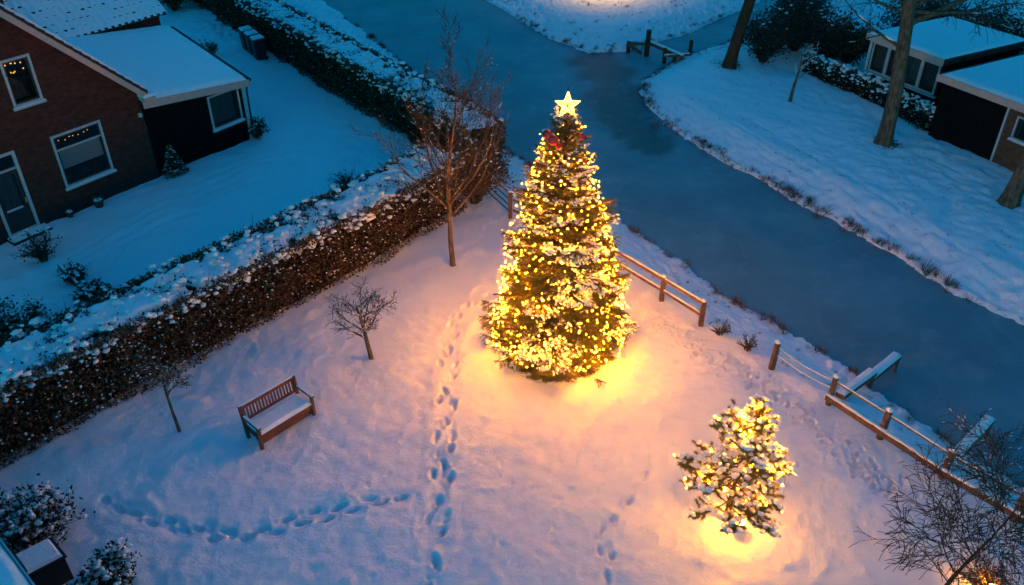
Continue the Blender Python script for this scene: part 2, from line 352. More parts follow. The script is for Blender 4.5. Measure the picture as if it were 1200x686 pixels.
XMAS = G(653, 406); PINE = G(849, 612)
def px_path(pts): return [G(x, y)[:2] for x, y in pts]
prints = []                                # (centre, direction, length, width, depth)
def track_px(pts, L=.36, W=.15, D=.055):
    q = px_path(pts)
    for i, p in enumerate(q):
        a = q[max(i-2, 0)]; b = q[min(i+2, len(q)-1)]; d = (b-a)/np.linalg.norm(b-a)
        a_ = math.atan2(d[1], d[0])+rng.normal(0, .16); d = np.array([math.cos(a_), math.sin(a_)])
        prints.append((p+rng.normal(size=2)*.025, d, L*rng.uniform(.85, 1.2), W*rng.uniform(.85, 1.2), D*rng.uniform(.7, 1.3)))
        if rng.random() < .45: prints.append((p+d*rng.uniform(.15, .3)+rng.normal(size=2)*.05, d, L*.6, W*.8, D*.4))
c7 = [(213,695),(229,632),(250,572),(216,548),(237,508),(259,462),(227,456),(249,430),(267,402),(233,383),(256,345),(271,312),(237,303),(251,277),(270,247),(241,220),(262,192),(270,165),(262,140),(284,126),(296,106),(318,98),(336,82)]
track_px([(380+x/1.7775, 300+y/1.7775) for x, y in c7], D=.105)
track_px([(380+(x*.6+x2*.4+5*(-1)**k)/1.7775, 300+(y*.6+y2*.4)/1.7775) for k, ((x, y), (x2, y2)) in enumerate(zip(c7[:-2:1], c7[2::1])) if k % 3 != 1], D=.06)
c7b = [(600,705),(592,665),(598,625),(575,610),(577,570),(605,545),(636,508),(668,457)]
track_px([(380+x/1.7775, 300+y/1.7775) for x, y in c7b], L=.3, D=.07)
t3 = [(468,582),(447,588),(430,586),(413,597),(399,594),(383,607),(367,601),(352,613),(338,608),(322,622),(305,620),(288,629),(270,622),(252,628),(234,618),(215,622),(196,610),(176,612),(158,600),(140,596),(122,585)]
track_px(t3, D=.10)
for k in range(270):                         # small animal prints along the fence
    t = rng.uniform(0, 1); base = np.array([[760,372],[850,425],[930,482],[1010,545],[1085,600]]); s = t*4; i = min(int(s), 3)
    q = base[i]*(1-(s-i))+base[i+1]*(s-i)+rng.normal(size=2)*[9, 7]
    p = G(*q)[:2]; a = rng.uniform(0, 6.3)
    prints.append((p, np.array([math.cos(a), math.sin(a)]), rng.uniform(.10, .16), rng.uniform(.09, .12), rng.uniform(.04, .085)))
for k in range(60):                         # old drifted marks scattered over the lawn
    p = G(rng.uniform(430, 760), rng.uniform(540, 680))[:2]; a = rng.uniform(0, 6.3)
    prints.append((p, np.array([math.cos(a), math.sin(a)]), rng.uniform(.12, .3), rng.uniform(.1, .16), rng.uniform(.008, .02)))

def terrain(X, Y, fine=True):
    ed = fbm(X*1.6, Y*1.6, 3)*.5 + fbm(X*6, Y*6, 5, 2)*.22 - .36
    s0 = canal_sdf(X, Y); s = s0 + ed*sstep(3.5, .2, np.abs(s0))*.8
    land = -.42*(1-sstep(-.05, 2.0, s)) - .9*(1-sstep(-.35, .03, s))
    z = land + (fbm(X*.45, Y*.45, 11)-.5)*.16 + (fbm(X*1.7, Y*1.7, 12)-.5)*.07 + (fbm(X*5, Y*5, 13, 2)-.5)*.022
    nearm = 1-sstep(30, 36, Y)
    z = z + nearm*sstep(.3, 1.5, s)*((fbm(X*2.6+3, Y*2.6, 15, 2)-.5)*.055 + (fbm(X*9, Y*9, 16, 2)-.5)*.012)
    ca_, sa_ = math.cos(R(-62)), math.sin(R(-62)); U = X*ca_+Y*sa_; Wv = -X*sa_+Y*ca_
    z = z + sstep(8, 11, X)*sstep(.2, 1.2, s)*((fbm(U*.6, Wv*1.5, 17)-.5)*.035 + (fbm(X*3.5, Y*3.5, 18, 4)-.5)*.10)
    z = z + sstep(-9, -11, X)*((fbm(U*1.2, Wv*.5, 19)-.5)*.05)
    rough = sstep(2.2, .2, s)*sstep(-.1, .15, s) + 1.1*sstep(40, 45, Y)*sstep(0, .5, s)
    z = z + rough*(fbm(X*5, Y*5, 21)-.45)*.16
    return z, s
NZc = None
GZ, GS = terrain(GX, GY)
def carve(p, d, L, W, D):
    i0, i1 = np.searchsorted(ay, [p[1]-.5, p[1]+.5]); j0, j1 = np.searchsorted(ax, [p[0]-.5, p[0]+.5])
    X = GX[i0:i1, j0:j1]-p[0]; Y = GY[i0:i1, j0:j1]-p[1]
    u = (X*d[0]+Y*d[1])/(L*.5); v = (-X*d[1]+Y*d[0])/(W*.5*(1+.15*np.sign(0)))
    r = np.sqrt(u*u+v*v) + (vnoise(X*18+p[0]*7, Y*18+p[1]*7, 4)-.5)*.35
    GZ[i0:i1, j0:j1] += -D*(1-sstep(.55, 1.1, r)) + D*.28*np.exp(-((r-1.3)/.22)**2)
for q in prints: carve(*q)
def groove(pts, w, D):                      # wheel rut along a pixel path
    P = np.array(px_path(pts)); i0, i1 = np.searchsorted(ay, [P[:, 1].min()-1, P[:, 1].max()+1]); j0, j1 = np.searchsorted(ax, [P[:, 0].min()-1, P[:, 0].max()+1])
    X = GX[i0:i1, j0:j1]; Y = GY[i0:i1, j0:j1]; d = np.full(X.shape, 9.0)
    for a, b in zip(P[:-1], P[1:]):
        e = b-a; t = np.clip(((X-a[0])*e[0]+(Y-a[1])*e[1])/(e@e), 0, 1); d = np.minimum(d, np.hypot(X-a[0]-t*e[0], Y-a[1]-t*e[1]))
    d = d+(fbm(X*3, Y*3, 31)-.5)*w*.9; k = sstep(.3, .55, fbm(X*.8, Y*.8, 33))*.7+.3
    GZ[i0:i1, j0:j1] += (-D*(1-sstep(.3, 1.0, d/w))+D*.35*np.exp(-((d/w-1.3)/.3)**2))*k
groove([(380+x/1.7775, 300+y/1.7775) for x, y in [(222,700),(232,560),(245,450),(252,345),(255,250),(268,160),(300,105),(345,75)]], .30, .04)
groove(t3, .24, .035); groove([(380+x/1.7775, 300+y/1.7775) for x, y in c7b], .18, .02)
for o_ in ((0, 0), (10, -5), (24, -13)):
    groove([(850+o_[0], 150+o_[1]), (930+o_[0], 196+o_[1]), (1010+o_[0], 243+o_[1]), (1090+o_[0], 296+o_[1]), (1190+o_[0], 352+o_[1])], .12, .035)
    groove([(1070+o_[0], 186+o_[1]), (1130+o_[0], 214+o_[1]), (1200+o_[0], 250+o_[1])], .12, .035)
for o_ in (0, 9, 20, 30):
    groove([(70, 300+o_), (130, 262+o_), (190, 235+o_*.9), (250, 205+o_*.9), (310, 182+o_*.8), (360, 172+o_*.8)], .15, .035)
    groove([(105, 330+o_*.3), (130+o_*.6, 285), (170+o_, 250+o_*.5), (240, 226+o_)], .12, .04)
def gz(x, y):
    j = int(np.clip(np.searchsorted(ax, x)-1, 0, len(ax)-2)); i = int(np.clip(np.searchsorted(ay, y)-1, 0, len(ay)-2))
    tx = (x-ax[j])/(ax[j+1]-ax[j]); ty = (y-ay[i])/(ay[i+1]-ay[i])
    return float((GZ[i, j]*(1-tx)+GZ[i, j+1]*tx)*(1-ty)+(GZ[i+1, j]*(1-tx)+GZ[i+1, j+1]*tx)*ty)
def on_ground(px, py, dz=0.0):
    p = G(px, py); p[2] = gz(p[0], p[1])+dz; return p

bare = .10*sstep(.9, .05, GS) + .30*np.exp(-((GS-.05)/.18)**2)
rx = np.hypot(GX-XMAS[0], GY-XMAS[1]); bare += .62*(1-sstep(1.3, 1.95, rx))
bare += .20*sstep(40, 44, GY)*sstep(0, .6, GS)+.21*sstep(8, 10, GX)*sstep(0, .6, GS)*sstep(.3, .6, fbm(GX*.5, GY*.5, 71))
for px_, py_, rr in [(1035,168,.9),(855,78,1.2),(1182,238,.7),(436,420,.25),(531,312,.3)]:
    p = G(px_, py_); bare += .38*np.exp(-((GX-p[0])**2+(GY-p[1])**2)/rr**2)
for px_, py_ in [(830,120),(900,150),(960,190),(1010,215)]:
    p = G(px_, py_); bare += .08*np.exp(-((GX-p[0])**2+(GY-p[1])**2)/9)
ny, nx = GX.shape
idx = (np.arange(ny-1)[:, None]*nx+np.arange(nx-1)[None]).ravel()
Fg = np.stack([idx, idx+1, idx+nx+1, idx+nx], 1)
me = np_mesh('ground', np.stack([GX.ravel(), GY.ravel(), GZ.ravel()], 1), Fg, ground_mat(), True)
a_ = me.attributes.new('bare', 'FLOAT', 'POINT'); a_.data.foreach_set('value', bare.ravel().astype(np.float32))
link('ground', me, kind='structure')
# water sheet
wx = np.arange(-30, 40.1, .5); wy = np.arange(4, 70.1, .5); WX, WY = np.meshgrid(wx, wy)
ow = np.zeros_like(WX)
for px_, py_, sx, sy in [(712,85,1.6,1.5),(725,120,1.5,3.2),(742,150,1.2,2.2),(760,165,1.0,1.5),(695,72,1.5,1.2)]:
    p = G(px_, py_, WZ); ow = np.maximum(ow, 1-sstep(.75, 1.15, np.hypot((WX-p[0])/sx, (WY-p[1])/sy)+(fbm(WX*.8, WY*.8, 3)-.5)*.5))
ny2, nx2 = WX.shape; idx = (np.arange(ny2-1)[:, None]*nx2+np.arange(nx2-1)[None]).ravel()
me = np_mesh('water', np.stack([WX.ravel(), WY.ravel(), np.full(WX.size, WZ)], 1), np.stack([idx, idx+1, idx+nx2+1, idx+nx2], 1), ice_mat(), True)
a_ = me.attributes.new('open_water', 'FLOAT', 'POINT'); a_.data.foreach_set('value', ow.ravel().astype(np.float32))
link('water', me, kind='structure')

# ------------------------------------------------------------------ walls with openings
def clip_poly(P, a, b, c):                  # keep a*x+b*z<=c
    out = []
    for i in range(len(P)):
        p, q = P[i], P[(i+1) % len(P)]; fp = a*p[0]+b*p[1]-c; fq = a*q[0]+b*q[1]-c
        if fp <= 0: out.append(p)
        if fp*fq < 0: t = fp/(fp-fq); out.append((p[0]+t*(q[0]-p[0]), p[1]+t*(q[1]-p[1])))
    return out
def wall_holes(mb, x0, x1, z0, z1, holes, clips=(), y=0.0, depth=.14, m=0):
    xs = sorted({x0, x1, *[h[0] for h in holes], *[h[1] for h in holes]}); zs = sorted({z0, z1, *[h[2] for h in holes], *[h[3] for h in holes]})
    for i in range(len(xs)-1):
        for j in range(len(zs)-1):
            cx, cz = (xs[i]+xs[i+1])/2, (zs[j]+zs[j+1])/2
            if any(h[0] < cx < h[1] and h[2] < cz < h[3] for h in holes): continue
            P = [(xs[i], zs[j]), (xs[i+1], zs[j]), (xs[i+1], zs[j+1]), (xs[i], zs[j+1])]
            for c in clips:
                if P: P = clip_poly(P, *c)
            if len(P) > 2: mb.poly([(px, y, pz) for px, pz in P], m)
    for a, b, c, d in holes:
        mb.poly([(a,y,c),(a,y+depth,c),(a,y+depth,d),(a,y,d)], m); mb.poly([(b,y,c),(b,y,d),(b,y+depth,d),(b,y+depth,c)], m)
        mb.poly([(a,y,d),(a,y+depth,d),(b,y+depth,d),(b,y,d)], m); mb.poly([(a,y,c),(b,y,c),(b,y+depth,c),(a,y+depth,c)], m)
def frame_bars(mb, a, b, c, d, w, y0, y1, m=0):
    mb.box(a, b, y0, y1, c, c+w, m); mb.box(a, b, y0, y1, d-w, d, m)
    mb.box(a, a+w, y0, y1, c+w, d-w, m); mb.box(b-w, b, y0, y1, c+w, d-w, m)
def window(parent, a, b, c, d, mframe, y=0.0, splits=(), sill=True, inner=DARKF, w=.075, vsplits=()):
    mb = MB(); frame_bars(mb, a-.01, b+.01, c-.01, d+.01, w, y-.035, y+.05)
    fr = mb.build('window', mframe, parent)
    mb = MB(); frame_bars(mb, a+w, b-w, c+w, d-w, .05, y+.0, y+.06); mb.build('sash', inner, fr)
    for z in splits: MB().box(a+w, b-w, y-.01, y+.065, z-.025, z+.025).build('glazing_bar', mframe, fr)
    for x in vsplits: MB().box(x-.04, x+.04, y-.012, y+.065, c+w, d-w).build('mullion', mframe, fr)
    zs = [c+w+.05]+list(splits)+[d-w-.05]; xs = [a+w+.05]+list(vsplits)+[b-w-.05]
    for j in range(len(zs)-1):
        for i in range(len(xs)-1):
            MB().box(xs[i], xs[i+1], y+.035, y+.043, zs[j], zs[j+1]).build('pane', GLASS, fr)
    if sill: MB().box(a-.06, b+.06, y-.11, y+.02, c-.07, c-.012).build('sill', WHITEP, fr); MB().box(a-.05, b+.05, y-.10, y-.04, c-.011, c+.018).build('sill_snow', SNOW, fr)
    MB().box(a-.3, b+.3, y+.95, y+1.0, c-.3, d+.3).build('dark_backing', ROOMD, fr)  # dark panel put in so the panes look dark
    return fr

# ------------------------------------------------------------------ brick house on the left
HC = G(187, 208); HA = R(54.8)
hs = thing('brick_house', 'dark red brick house with steep snowy gable and tiled rear roof', 'house', HC, HA)
PK = (-4.55, 3.3+4.5*.977)                   # ridge
doorr = (-5.62, -4.58, .1, 2.8); winr = (-3.37, -1.62, .97, 2.8); upr = (-4.12, -3.2, 4.04, 5.5)
sl = .977
clips = [(sl, 1, 3.28), (-sl, 1, 3.28+9.1*sl)]
mb = MB()
wall_holes(mb, -9.1, 0, .42, 7.8, [(doorr[0], doorr[1], .42, doorr[3]), winr, upr], clips)
for xx in (-9.1, 0):
    mb.poly([(xx,0,.0),(xx,9,.0),(xx,9,3.28),(xx,0,3.28)])
mb.poly([(-9.1,9,0),(0,9,0),(0,9,3.28),(PK[0],9,PK[1]),(-9.1,9,3.28)])
mb.build('wall', BRICK, hs)
mb = MB(); mb.box(-9.12, doorr[0], -.02, .1, -.1, .42); mb.box(doorr[1], .02, -.02, .1, -.1, .42); mb.build('plinth', PLINTH, hs)
# main roof slabs (right slope and left slope), snow on top
rf = MB()
for s in (1, -1):
    e = (0.18, 3.28-.18*sl) if s > 0 else (-9.28, 3.28-.18*sl)
    P = [(e[0], -.32, e[1]+.12), (PK[0], -.32, PK[1]+.12), (PK[0], -.32, PK[1]+.24), (e[0], -.32, e[1]+.24)]
    rf.prism(P, (0, 9.5, 0))
roof = rf.build('roof', TILE, hs)
sn = MB(); g = np.random.default_rng(3)
for s in (1, -1):
    e = (0.17, 3.28-.17*sl) if s > 0 else (-9.27, 3.28-.17*sl); n = 26
    for k in range(n):                       # uneven snow edge, laid in strips down the slope
        t0, t1 = k/n, (k+1)/n; o = g.uniform(-.02, .03)
        p0 = (e[0]+(PK[0]-e[0])*t0, e[1]+(PK[1]-e[1])*t0); p1 = (e[0]+(PK[0]-e[0])*t1, e[1]+(PK[1]-e[1])*t1)
        hgt = .10+g.uniform(0, .03)
        P = [(p0[0], -.29+o, p0[1]+.242), (p1[0], -.29+o, p1[1]+.242), (p1[0], -.27+o, p1[1]+.242+hgt), (p0[0], -.27+o, p0[1]+.242+hgt)]
        sn.prism(P, (0, 9.4-o, 0))
sn.build('roof_snow', ROOFSNOW, roof)
# tile ends along the verge, each one a piece
n = 20
L_ = math.hypot(0.18-PK[0], 0)/1
for k in range(n):
    t0, t1 = (k+.03)/n, (k+.97)/n; e = (0.18, 3.28-.18*sl)
    p0 = (e[0]+(PK[0]-e[0])*t0, e[1]+(PK[1]-e[1])*t0); p1 = (e[0]+(PK[0]-e[0])*t1, e[1]+(PK[1]-e[1])*t1)
    MB().prism([(p0[0],-.36,p0[1]+.14),(p1[0],-.36,p1[1]+.10),(p1[0],-.36,p1[1]+.225),(p0[0],-.36,p0[1]+.265)], (0,.1,0)).build('verge_tile', TILE, roof)
for s in (1, -1):
    e = (0.2, 3.28-.2*sl) if s > 0 else (-9.3, 3.28-.2*sl)
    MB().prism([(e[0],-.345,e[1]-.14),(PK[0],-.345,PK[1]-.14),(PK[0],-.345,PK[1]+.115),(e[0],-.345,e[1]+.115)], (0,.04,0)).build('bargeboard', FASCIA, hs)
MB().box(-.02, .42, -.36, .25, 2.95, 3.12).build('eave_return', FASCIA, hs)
MB().box(-.04, .44, -.38, .25, 3.121, 3.22).build('eave_snow', SNOW, hs)
f = window(hs, *winr, WHITEP, splits=(2.28,))
MB().box(winr[0]+.13, winr[1]-.13, .075, .085, 1.58, 2.26).build('roller_blind', BLIND, f)
g = np.random.default_rng(5)
C_ = np.stack([g.uniform(winr[0]+.25, winr[1]-.25, 260), g.uniform(.1, .25, 260), winr[2]+.13+np.abs(g.normal(0, .13, 260))], 1)
leaves('sill_plant', C_, .1, .05, PLANT, f, seed=2, kind='stuff')
for k in range(7): 
    MB().lathe([(0.0,-.02),(.018,0),(.0,.02)], 6, c=(winr[0]+.35+.17*k+g.uniform(-.03,.03), .2, 2.5+g.uniform(-.05,.05))).build('fairy_bulb', FAIRY, f)
f = window(hs, *upr, WHITEP, sill=True)
for k in range(16):
    z = 5.42-abs(g.normal(0, .14)) if k < 13 else g.uniform(4.9, 5.1)
    MB().lathe([(0.0,-.03),(.026,0),(.0,.03)], 6, c=(g.uniform(upr[0]+.16, upr[1]-.16), .16+g.uniform(0,.1), z)).build('fairy_bulb', FAIRY, f)
MB().prism([(-4.0,.5,4.1),(-3.3,.5,4.1),(-3.45,.5,4.55),(-3.7,.5,4.8),(-3.95,.5,4.6)], (0,.05,0)).build('curtain', CURT, f)
# door
mb = MB(); a, b, c, d = doorr; frame_bars(mb, a, b, c, d, .09, -.03, .09); door = mb.build('door', WHITEP, hs)
MB().box(a+.09, b-.09, -.01, .08, 2.22, 2.28).build('transom', WHITEP, door)
MB().box(a+.09, b-.09, .04, .06, 2.28, d-.09).build('fanlight_pane', GLASS, door)
mb = MB(); frame_bars(mb, a+.09, b-.09, c+.09, 2.22, .14, .02, .07); mb.box(a+.23, b-.23, .02, .07, c+.23, .95); mb.build('door_leaf', DARKF, door)
MB().box(a+.23, b-.23, .045, .055, .95, 2.08).build('pane', GLASS, door)
MB().box(a+.25, b-.25, .09, .1, .96, 2.06).build('net_curtain', CURT, door)
MB().box(a+.22, b-.3, -.012, .022, .92, .985).build('letter_plate', WHITEP, door)
MB().beam((b-.16,-.04,1.05), (b-.16,-.04,1.22), .025, .03, up=(0,1,0)).build('door_handle', WHITEP, door)
MB().box(a-.1, b+.15, -.45, -.02, -.05, .1).build('door_step', PLINTH, hs)
MB().box(a-.08, b+.13, -.43, -.04, .101, .15).build('step_snow', SNOW, hs)
MB().box(a-.3, b+.3, .9, .95, 0, 3).build('hall_dark_backing', ROOMD, door)  # dark panel put in behind the door panes, stands for the unlit hall
MB().box(-.2, -.1, -.1, .0, 2.42, 2.55).build('camera_box', WHITEP, hs)
# wall lamp left of the door, lights the step
lp = thing('wall_lamp', 'small lit wall lamp beside the brick house front door', 'lamp', HC+np.array([-6.1*math.cos(HA), -6.1*math.sin(HA), 0]), HA)
MB().box(-.05, .05, -.06, 0, 1.75, 1.95).build('bracket', DARKM, lp)
MB().lathe([(.02,1.68),(.07,1.72),(.07,1.92),(.03,1.97)], 8, c=(0,-.14,0)).build('lamp_glass', mat('wall_lamp_glass', (1,.85,.6), .4, .3, emis=(1,.5,.12), estr=2.2), lp)

# annex: black boarded extension with white fascia
XA = 4.32
def roofz(x, y): return 2.98-.125*x + (y+.25)*.29
awin = (2.68, 4.08, .92, 2.22)
mb = MB(); wall_holes(mb, 0.03, XA, -.1, 2.98, [awin], [(.125, 1, 2.93)], y=.03); mb.build('annex_wall', BLACKW, hs)
n = 27
for k in range(n):                           # upright boards
    x0 = .05+k*(XA-.05)/n; x1 = x0+(XA-.05)/n-.02
    seg = [(0.05, 2.98-.125*x1-.08)]
    if x1 > awin[0]-.06 and x0 < awin[1]+.06: seg = [(.05, awin[2]-.1), (awin[3]+.06, 2.98-.125*x1-.08)]
    for z0, z1 in seg:
        if z1-z0 > .04: MB().box(x0, x1, 0.005, .028, z0, z1).build('board', BLACKW, hs)
MB().poly([(XA,.03,-.1),(XA,4.1,-.1),(XA,4.1,roofz(XA,4.1)-.02),(XA,.03,roofz(XA,.03)-.02)]).build('annex_side_wall', BLACKW, hs)
window(hs, *awin, WHITEP, y=.0, inner=DARKF, w=.06)
MB().box(awin[0]+.15, awin[1]-.15, .2, .22, awin[2]+.1, awin[3]-.1).build('curtain', CURT, hs)
YB = 4.15
def rp(x, y, dz): return (x, y, roofz(x, y)+dz)
x0, x1, y0, y1 = -.05, XA+.17, -.25, YB
MB().add([rp(x,y,dz) for dz in (-.16,-.02) for y in (y0,y1) for x in (x0,x1)], [(0,2,3,1),(4,5,7,6),(0,1,5,4),(2,6,7,3),(0,4,6,2),(1,3,7,5)]).build('annex_roof', DARKM, hs)
# snow blanket with soft edges
nx_, ny_ = 46, 42; xs = np.linspace(x0+.02, x1-.02, nx_); ys = np.linspace(y0+.02, y1, ny_); XX, YY = np.meshgrid(xs, ys)
edge = np.minimum.reduce([XX-xs[0], xs[-1]-XX, YY-ys[0]])
ZZ = 2.98-.125*XX+(YY+.25)*.29 + .02 + .10*np.sqrt(np.clip(edge/.12, 0, 1)) + (fbm(XX*2, YY*2, 8)-.5)*.03 - .03*(edge < 1e-6)
idx = (np.arange(ny_-1)[:, None]*nx_+np.arange(nx_-1)[None]).ravel()
link('annex_roof_snow', np_mesh('annex_roof_snow', np.stack([XX.ravel(), YY.ravel(), ZZ.ravel()], 1), np.stack([idx, idx+1, idx+nx_+1, idx+nx_], 1), ROOFSNOW, True), hs)
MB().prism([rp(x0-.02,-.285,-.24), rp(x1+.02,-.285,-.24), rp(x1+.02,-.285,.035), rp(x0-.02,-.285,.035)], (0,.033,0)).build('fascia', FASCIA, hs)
MB().prism([rp(x1+.002,-.28,-.2), rp(x1+.002,YB,-.2), rp(x1+.002,YB,.03), rp(x1+.002,-.28,.03)], (.03,0,0)).build('side_fascia', DARKM, hs)
mb = MB(); mb.tube([rp(x1+.1,-.25,-.02), rp(x1+.1,YB,-.02)], [.055,.055], 8); mb.build('gutter', DARKM, hs)
MB().tube([(x1+.06,-.12,2.3),(x1-.02,-.05,2.0),(x1-.05,-.02,.0)], .04, 8).build('downpipe', DARKM, hs)
MB().box(XA-.06, XA+.05, -.03, .06, -.05, 2.28).build('corner_board', WHITEP, hs)
# rear wing behind the annex: wall under a tiled roof whose eave overhangs the annex
xw0, xw1 = -8.5, XA+.05
zl = on_wall(118, 60, HC, HA, YB)[1]; zr = on_wall(200, 40, HC, HA, YB); ez = roofz(2.0, YB)+.22
MB().poly([(xw0,YB+.25,0),(xw1-.1,YB+.25,0),(xw1-.1,YB+.25,ez+.1),(xw0,YB+.25,ez+.1)]).build('rear_wing_wall', BRICK, hs)
MB().poly([(xw1-.1,YB+.25,0),(xw1-.1,YB+5.0,0),(xw1-.1,YB+5.0,ez+.1),(xw1-.1,YB+2.7,ez+2.2),(xw1-.1,YB+.25,ez+.1)]).build('rear_wing_gable', BRICK, hs)
cp, sp_ = math.cos(R(40)), math.sin(R(40))
RL = 3.6
xr = xw1+.12
def tp(x, s, h): return (x, YB+.02+s*cp-h*sp_, ez+s*sp_+h*cp)      # point on the tiled slope
rw = MB(); rw.add([tp(x,s,h) for h in (-.1,-.01) for s in (.05,RL) for x in (xw0,xr-.02)], [(0,2,3,1),(4,5,7,6),(0,1,5,4),(2,6,7,3),(0,4,6,2),(1,3,7,5)])
rw = rw.build('rear_roof', TILE, hs)
yy, zz = tp(0,RL,0)[1:]
MB().prism([(xr-.02,yy,zz-.1),(xr-.02,yy+RL*cp,zz-RL*sp_-.1),(xr-.02,yy+RL*cp,zz-RL*sp_),(xr-.02,yy,zz)], (xw0-xr,0,0)).build('rear_roof_slope', TILE, rw)
# one snowy pantile: S shaped, dark front lip, snow on top that leaves the trough bare at the lip
TW, TL = .285, .40
mb = MB(); N_ = 8; prof = [(k/N_*TW, .045*math.sin(k/N_*2*math.pi+.6)) for k in range(N_+1)]
V = []; 
rows = [(-.03, 0.0), (.06, .018), (.2, .03), (TL, .012)]
for i, (s, hh) in enumerate(rows):
    for (x, h) in prof: V.append((x, s*cp-(h*.55+hh+.05)*sp_, s*sp_+(h*.55+hh+.05)*cp))
nb_ = len(V)
for (x, h) in prof: V.append((x, -.03*cp-(h*1.0-.02)*sp_, -.03*sp_+(h*1.0-.02)*cp))
Fq = []; mm = []
for i in range(len(rows)-1):
    for k in range(N_):
        Fq.append((i*(N_+1)+k, i*(N_+1)+k+1, (i+1)*(N_+1)+k+1, (i+1)*(N_+1)+k)); mm.append(1 if (i == 0 and k in (3, 4, 5, 6)) else 0)
for k in range(N_): Fq.append((nb_+k, nb_+k+1, k+1, k)); mm.append(1)
me_t = bpy.data.meshes.new('tile'); me_t.from_pydata(V, [], Fq); me_t.materials.append(ROOFSNOW); me_t.materials.append(TILE)
me_t.polygons.foreach_set('material_index', mm); me_t.update()
nrow = int(RL/(TL-.06)); g = np.random.default_rng(9)
cnt = 0
for i in range(nrow):
    for k in range(24):
        x = xr-TW-k*TW; s = .02+i*(TL-.06)
        p = tp(x, s, .0+g.uniform(-.006, .012))
        o = bpy.data.objects.new('tile', me_t); sc.collection.objects.link(o); o.parent = rw; o.location = p
        o.rotation_euler = (g.uniform(-.02,.02), g.uniform(-.03,.03), 0); cnt += 1
MB().box(-1.7,-1.2, 4.9, 5.4, ez+.5, ez+2.6).build('chimney', BRICK, rw)

# ------------------------------------------------------------------ houses on the far bank
RB = G(1088, 158); RA = R(-62)
rh = thing('bungalow', 'low brown brick and black bungalow with flat snowy roof at right edge', 'house', RB, RA)
ZR = 2.3
mb = MB(); wall_holes(mb, 0, 9, -.2, ZR, [(3.3, 4.7, 1.15, 2.0)], depth=.12); mb.poly([(0,0,-.2),(0,8,-.2),(0,8,ZR),(0,0,ZR)]); mb.build('wall', BRICK2, rh)
n = 20
for k in range(n): MB().box(.01+k*2.82/n, .01+(k+1)*2.82/n-.016, -.03, -.003, -.1, ZR-.02).build('board', BLACKW, rh)
for k in range(30): MB().box(-.03, -.003, .01+k*.2, .01+(k+1)*.2-.016, -.1, ZR-.02).build('board', BLACKW, rh)
MB().box(2.835, 2.91, -.05, -.003, -.1, ZR-.02).build('corner_board', WHITEP, rh)
window(rh, 3.3, 4.7, 1.15, 2.0, WHITEP, w=.06)
def flat_roof(parent, x0, x1, y0, y1, z, fas=FASCIA):
    MB().box(x0, x1, y0, y1, z, z+.2).build('roof', DARKM, parent)
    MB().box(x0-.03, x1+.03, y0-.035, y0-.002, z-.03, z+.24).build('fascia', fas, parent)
    MB().box(x0-.033, x0-.002, y0, y1, z-.03, z+.235).build('side_fascia', DARKM, parent)
    MB().box(x1+.002, x1+.033, y0, y1, z-.03, z+.235).build('side_fascia', DARKM, parent)
    xs = np.linspace(x0+.01, x1-.01, 50); ys = np.linspace(y0+.01, y1-.01, 50); XX, YY = np.meshgrid(xs, ys)
    e = np.minimum.reduce([XX-xs[0], xs[-1]-XX, YY-ys[0], ys[-1]-YY])
    ZZ = z+.205+.11*np.sqrt(np.clip(e/.15, 0, 1))+(fbm(XX*1.5, YY*1.5, 18)-.5)*.04
    idx = (np.arange(49)[:, None]*50+np.arange(49)[None]).ravel()
    link('roof_snow', np_mesh('roof_snow', np.stack([XX.ravel(), YY.ravel(), ZZ.ravel()], 1), np.stack([idx, idx+1, idx+51, idx+50], 1), ROOFSNOW, True), parent)
flat_roof(rh, -.12, 9.2, -.25, 8, ZR)
gh = thing('garden_room', 'black garden room with four white framed windows below flat snowy roof', 'outbuilding', RB, RA)
gx0, gx1, gy = -4.85, -1.1, 1.35; GZR = 2.38
wins = [gx0+.12+k*(gx1-gx0-.24)/4 for k in range(5)]
z0w, z1w = 1.0, 2.3
mb = MB(); wall_holes(mb, gx0, gx1, -.2, GZR, [(gx0+.1, gx1-.1, z0w, z1w)], y=gy); mb.poly([(gx0,gy,-.2),(gx0,gy+4.8,-.2),(gx0,gy+4.8,GZR),(gx0,gy,GZR)]); mb.poly([(gx1,gy,-.2),(gx1,gy+4.8,-.2),(gx1,gy+4.8,GZR),(gx1,gy,GZR)]); mb.build('wall', BLACKW, gh)
for k in range(16): MB().box(gx0+.005+k*(gx1-gx0)/16, gx0+(k+1)*(gx1-gx0)/16-.02, gy-.03, gy-.003, -.1, z0w-.08).build('board', BLACKW, gh)
for k in range(4):
    f = window(gh, wins[k]+.02, wins[k+1]-.02, z0w+.02, z1w-.02, WHITEP, y=gy, sill=False, w=.06)
    MB().box(wins[k]+.14, wins[k+1]-.14, gy+.06, gy+.07, z0w+.14, z1w-.14).build('wicker_blind' if k != 2 else 'curtain', WBLIND if k != 2 else CURT, f)
MB().box(gx0-.03, gx1+.03, gy-.12, gy-.0, z0w-.07, z0w-.01).build('sill', WHITEP, gh)
MB().box(gx0-.06, gx0+.06, gy-.05, gy+.08, -.1, GZR-.01).build('corner_board', WHITEP, gh)
flat_roof(gh, gx0-.15, gx1+.05, gy-.22, gy+5.0, GZR)

# near building whose roof corner shows bottom left
c0 = G(40, 686, 2.2); c1 = G(0, 632, 2.2); u_ = (c1-c0)[:2]; u_ /= np.linalg.norm(u_); ang = math.atan2(u_[1], u_[0])
sh = thing('garden_shed', 'pale roofed low shed corner at bottom left edge', 'shed', (c0[0], c0[1], 0), ang)
mb = MB(); mb.box(-3, 4, .1, 4, -.1, 2.05); mb.build('wall', BLACKW, sh)
flat_roof(sh, -3.1, 4.1, 0.02, 4.2, 1.98, WHITEP)

